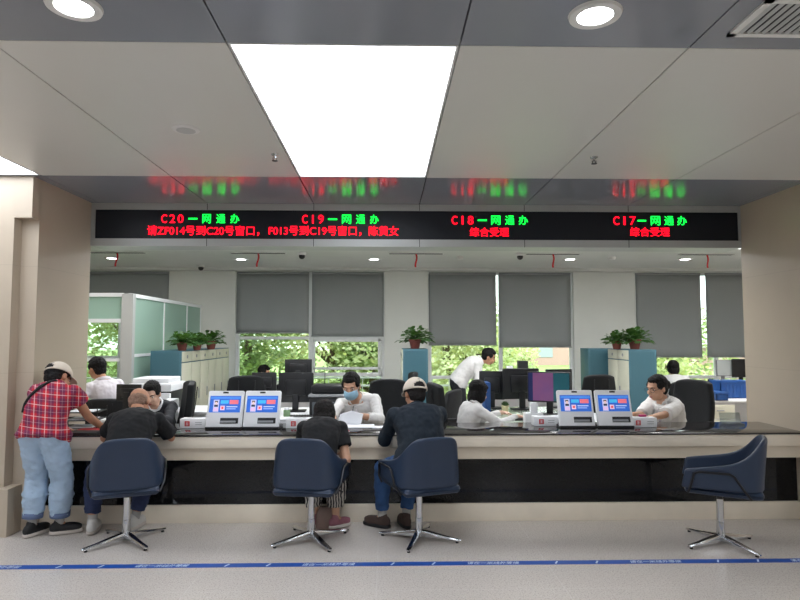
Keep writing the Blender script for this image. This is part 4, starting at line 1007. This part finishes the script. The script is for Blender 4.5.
# 3 woman in black tee
p = Person('person with short dark hair, black tee and striped trousers on the middle seat', (-.55, 4.84, .60), (-.525, 5.08, .86), (-.522, 5.19, .925), (.15, .8, -.48), [(-.60, 5.34, .80), (-.375, 5.14, .615)], [(-.60, 5.20, .09), (-.42, 5.15, .09)],
    H=1.56, build=.94, bow=.07, R=(.98, .05, 0), elbow=[(-.5, -.5, -.8), (.3, -1, -.2)], toes=[(.1, 1, 0), (.75, .55, 0)], knee=[(-.1, .6, .8), (.05, .6, .8)], skin='skin')
p.top('black_tee', .60, .020, -.06, .985, .006, .01, 1.1); p.collar('black_tee', .008); p.bottoms('zebra', 1.78, .018, .024, None, .01); p.shoes('sneak_p', sc=.88); p.hair('mid', 'hair_g')
# 4 man in cap
p = Person('person in beige cap, dark navy jumper and blue jeans, sitting back to the viewer', (.275, 4.83, .605), (.25, 5.03, .995), (.245, 5.12, 1.115), (-.32, .85, -.30), [(.03, 5.34, .81), (.17, 5.40, .81)], [(-.03, 5.16, .09), (.17, 5.16, .09)],
    H=1.68, build=1.14, bow=.05, R=(.96, .2, 0), hipR=(.93, .36, 0), elbow=[(-.38, -.5, -.8), (.5, -.7, -.7)], toes=[(-.8, .5, 0), (-.25, .95, 0)], knee=[(-.35, .5, .8), (-.05, .6, .8)], skin='skin_t', hand_dir=[(-.2, .9, -.1), (-.7, .7, -.1)])
p.top('navy_kn', 1.96, .022, -.05, .99, .009, .012); p.collar('navy_kn', .010); p.bottoms('jean_b', 1.84, .013, .006, None, .008); p.shoes('shoe_br', 'shoe_b'); p.hair('short', 'hair_g'); p.capv()
# 5 staff woman in black
p = Person('person with tied-back hair in black jacket and white collar, looking down behind the bald man', (-2.37, 6.52, .55), (-2.375, 6.30, .905), (-2.385, 6.22, 1.02), (.05, -.88, -.42), [(-2.22, 5.86, .80), (-2.62, 5.86, .80)], [(-2.33, 6.15, .09), (-2.51, 6.15, .09)],
    H=1.62, build=.93, bow=.03, skin='skin_f', vox=.007)
p.top('suit', 1.95, .018, -.04, .96, .005, .01, name='jacket'); p.collar('paper', .013, 'white_collar'); p.bottoms('trouser'); p.shoes('shoe_b'); p.hair('bun')
# 6 clerk by the left pier
p = Person('person in white shirt with black hair, back turned, beside the left pier and green glass', (-3.16, 6.98, .58), (-3.24, 7.0, 1.10), (-3.33, 7.03, 1.235), (-.85, .42, -.18), [(-3.62, 6.9, .80), (-3.50, 7.3, .80)], [(-3.5, 6.9, .09), (-3.5, 7.15, .09)],
    H=1.68, build=.90, R=(.75, .65, 0), skin='skin_t', vox=.007)
p.top('white_sh2', 1.9, .02, -.05, .985, .008, .01); p.collar('white_sh2'); p.bottoms('trouser'); p.shoes('shoe_b'); p.hair('short')
# 7 masked clerk
p = Person('person in white shirt and pale blue face mask, writing behind the counter in the middle', (-.17, 6.50, .56), (-.305, 6.25, .965), (-.35, 6.15, 1.10), (-.18, -.88, -.36), [(-.27, 5.86, .845), (-.50, 5.80, .80)], [(-.2, 6.12, .09), (-.40, 6.12, .09)],
    H=1.74, build=1.06, R=(-1, .1, 0), elbow=[(1, .3, -.5), (-1, .3, -.4)], curl=.9, skin='skin', vox=.0065, hand_dir=[(-.75, -.5, .05), (-.2, -1, -.1)], headk=1.06)
p.top('white_sh', 1.55, .018, -.05, .985, .008, .01); p.collar('white_sh'); p.bottoms('trouser'); p.shoes('shoe_b'); p.hair('short'); p.mask(); p.placket(.018)
b = MB(); c = p.wr[0]+p.hd[0]*.09; b.cap(c+V((.01, -.03, -.04)), c+V((.035, .02, .085)), .004, .0045, 8); pen = tag(obj('pen', b, M['black_pl']), 'dark pen in the hand of the masked man', 'pen')
# 8 bobbed woman
p = Person('person with black bobbed hair in white shirt, turned away to the glass desk', (.87, 6.30, .53), (.93, 6.30, .90), (.975, 6.34, 1.015), (.80, .48, -.30), [(1.26, 6.52, .785), (1.36, 6.20, .785)], [(1.0, 6.40, .09), (1.02, 6.18, .09)],
    H=1.54, build=.88, bow=.05, headk=.95, R=(.35, -.93, 0), skin='skin_f', vox=.007, hand_dir=[(1, 0, -.1), (1, .05, -.1)])
p.top('white_sh', 1.9, .016, -.06, .985, .009, .012); p.collar('white_sh'); p.bottoms('trouser'); p.shoes('shoe_b'); p.hair('bob')
# 9 bending man
p = Person('person in white shirt and black trousers bending forward in front of the window', (1.10, 9.30, .88), (1.455, 9.28, 1.23), (1.585, 9.25, 1.295), (.90, -.12, -.38), [(1.66, 9.42, .80), (1.62, 9.08, .80)], [(1.02, 9.42, .09), (.98, 9.18, .09)],
    H=1.74, build=1.0, bow=.05, R=(.1, -1, 0), skin='skin_t', vox=.009, hand_dir=[(.8, 0, -.5), (.8, 0, -.5)], elbow=[(-.6, .2, -.6), (-.6, -.2, -.6)])
p.top('white_sh', 1.9, .022, -.02, .985, .008, .006); p.collar('white_sh'); p.bottoms('trouser', top=.18); p.shoes('shoe_b'); p.hair('short', 'hair')
# 10 woman with glasses
p = Person('person with glasses and pinned-up hair in white short-sleeved shirt behind the counter', (3.06, 6.46, .55), (2.945, 6.37, .93), (2.865, 6.33, 1.06), (-.86, -.36, -.22), [(2.60, 5.93, .80), (2.56, 6.22, .80)], [(2.72, 6.3, .09), (2.75, 6.5, .09)],
    H=1.62, build=1.02, headk=1.07, bow=.04, R=(-.3, .95, 0), skin='skin', vox=.0065, elbow=[(.5, -.5, -.6), (0, .4, -1)], hand_dir=[(-.9, -.1, -.1), (-.9, -.2, -.1)])
p.top('white_sh', .95, .022, -.06, .985, .008, .012, 1.15); p.collar('white_sh'); p.bottoms('trouser'); p.shoes('shoe_b'); p.hair('bun'); p.glasses(); p.placket(.022)
# 11, 12 distant clerks
p = Person('person in white seen from behind at the far right window desk', (4.62, 9.45, .55), (4.64, 9.62, .965), (4.655, 9.68, 1.085), (.1, .92, -.28), [(4.45, 10.25, .785), (4.85, 10.25, .785)], [(4.52, 9.85, .09), (4.72, 9.85, .09)], H=1.62, vox=.010)
p.top('white_sh', 1.9, .022, -.05); p.bottoms('trouser'); p.shoes('shoe_b'); p.hair('mid')
p = Person('distant person whose head shows above the monitors at the left window', (-2.2, 10.40, .50), (-2.13, 10.40, .86), (-2.085, 10.40, .985), (.94, -.2, -.2), [(-1.75, 10.62, .79), (-1.75, 10.2, .80)], [(-1.8, 10.5, .09), (-1.8, 10.3, .09)], H=1.6, R=(-.1, -1, 0), vox=.010, skin='skin_t')
p.top('suit', 1.9, .018, -.05); p.bottoms('trouser'); p.shoes('shoe_b'); p.hair('short')

# ---------------------------------------------------------------- outside the windows
M['bark'] = mat('bark', (92, 78, 62), .9, bump=(30, .5))
def leafmat(name, a):
    return mat(name, a, .5, var=(1.5, .35), trans=((min(255, int(a[0]*1.35)), min(255, int(a[1]*1.25)), int(a[2]*1.0)), .3))
LV = [leafmat('summer_leaf_mid', (132, 154, 104)), leafmat('summer_leaf_pale', (172, 186, 146)), leafmat('summer_leaf_deep', (108, 132, 82))]
b = MB(); b.span(-40, 50, YB+.3, 90, -.25, -.15); struct('lawn', b, mat('lawn_grass', (120, 150, 80), .9, var=(2, .25), bump=(30, .5)))
def tree(x, y, h, r, z0, n, seed, m, label, leaf=.13):
    rnd = random.Random(seed); t = thing('tree', label, 'tree', (x, y, -.16), 0, 'trees beyond the windows')
    b = MB(); b.tube([(0, 0, 0), (.05, .03, h*.3), (-.04, .05, h*.6), (.02, 0, h*.9)], [.14, .11, .07, .02], 8)
    bl = []
    for k in range(11):
        a = rnd.uniform(0, 2*PI); q = rnd.uniform(.25, .95)*r; z = rnd.uniform(z0, h-r*.35); c = V((math.cos(a)*q, math.sin(a)*q, z)); bl.append((c, rnd.uniform(.4, .62)*r)); b.tube([V((0, 0, max(.3, z*.6))), c*.5+V((0, 0, z*.45)), c], [.05, .03, .01], 5)
    obj('trunk', b, M['bark'], t)
    vs, fs = [], []
    for k in range(n):
        c, q = rnd.choice(bl); d = V((rnd.gauss(0, 1), rnd.gauss(0, 1), rnd.gauss(0, 1))).normalized(); p = c+d*(q*rnd.uniform(.55, 1)**.5)
        u = V((rnd.gauss(0, 1), rnd.gauss(0, 1), rnd.gauss(0, .6))).normalized(); w = u.cross((d+V((rnd.gauss(0, .5), rnd.gauss(0, .5), .4))).normalized()).normalized(); L = leaf*rnd.uniform(.6, 1.2)
        i = len(vs); vs += [p-u*L*.5, p+w*L*.28, p+u*L*.55, p-w*L*.28]; fs.append((i, i+1, i+2, i+3))
    me = bpy.data.meshes.new('crown'); me.from_pydata(vs, [], fs); link('crown', me, m, t)
g_ = [(-9.5, 15.2, 3.9, 1.7, .6, 1, 'yellow-green tree outside the window left of the green glass partition'), (-6.3, 15.5, 4.2, 1.7, .5, 0, 'tree outside, seen between the pier and the glass partition'), (-3.6, 15.6, 4.3, 1.9, .5, 2, 'dense green tree outside the left pane of the window behind the left tablets'), (-1.55, 17.2, 4.2, 1.9, .4, 1, 'pale tree outside the open window sash behind the masked man'),
      (-.4, 16.5, 2.2, 1.2, .2, 0, 'low bush outside below the open window sash'), (1.6, 16.2, 3.8, 1.5, .3, 1, 'light green tree outside behind the bending man'), (2.3, 18.5, 3.4, 1.5, .3, 0, 'second light green tree outside the middle window'), (7.3, 17.0, 3.2, 1.6, .3, 1, 'light green tree outside the window behind the distant clerk in white'),
      (9.6, 20.5, 3.4, 1.8, .3, 0, 'green tree outside the window at the right pier'), (5.2, 27, 2.3, 1.7, .3, 1, 'yellowish tree by the domed building beyond the middle window')]
for i, (x, y, h, r, z0, m, l) in enumerate(g_): tree(x, y, h, r, z0, 5200, 40+i, LV[m], l, .16)
M['bld'] = mat('pale_pink_render', (168, 140, 134), .9, var=(.5, .05)); M['bldw'] = mat('white_render', (176, 176, 176), .9)
t = thing('pavilion', 'pale building with a domed white roof outside the middle window', 'building', (7.3, 40, -.15))
b = MB(); b.span(-5.5, 9, -3, 3, 0, 1.55); obj('wall', b, M['bld'], t, False); b = MB(); b.span(-5.7, 9.2, -3.2, 3.2, 1.55, 1.8); obj('roof', b, M['bldw'], t, False)
b = MB(); b.loft([b.ring(V((.8, 0, 1.8+1.5*math.sin(a))), V((1, 0, 0)), V((0, 1, 0)), 2.0*math.cos(a)+.02, 2.0*math.cos(a)+.02, 24) for a in [PI/2*j/8 for j in range(9)]]); obj('dome', b, M['bldw'], t)
for k in range(6):
    b = MB(); b.span(-4.8+k*2.3, -3.9+k*2.3, -3.03, -2.98, .5, 1.3); obj('window', b, mat('grey_window', (150, 160, 168), .2), t, False)
t = thing('annex_building', 'pink and white low building outside the right window', 'building', (14.2, 24, -.15))
b = MB(); b.span(-3.5, 3.5, -2, 2, 0, 1.35); obj('wall', b, M['bld'], t, False); b = MB(); b.span(-3.6, 3.6, -2.1, 2.1, 1.35, 1.5); obj('roof', b, M['bldw'], t, False)
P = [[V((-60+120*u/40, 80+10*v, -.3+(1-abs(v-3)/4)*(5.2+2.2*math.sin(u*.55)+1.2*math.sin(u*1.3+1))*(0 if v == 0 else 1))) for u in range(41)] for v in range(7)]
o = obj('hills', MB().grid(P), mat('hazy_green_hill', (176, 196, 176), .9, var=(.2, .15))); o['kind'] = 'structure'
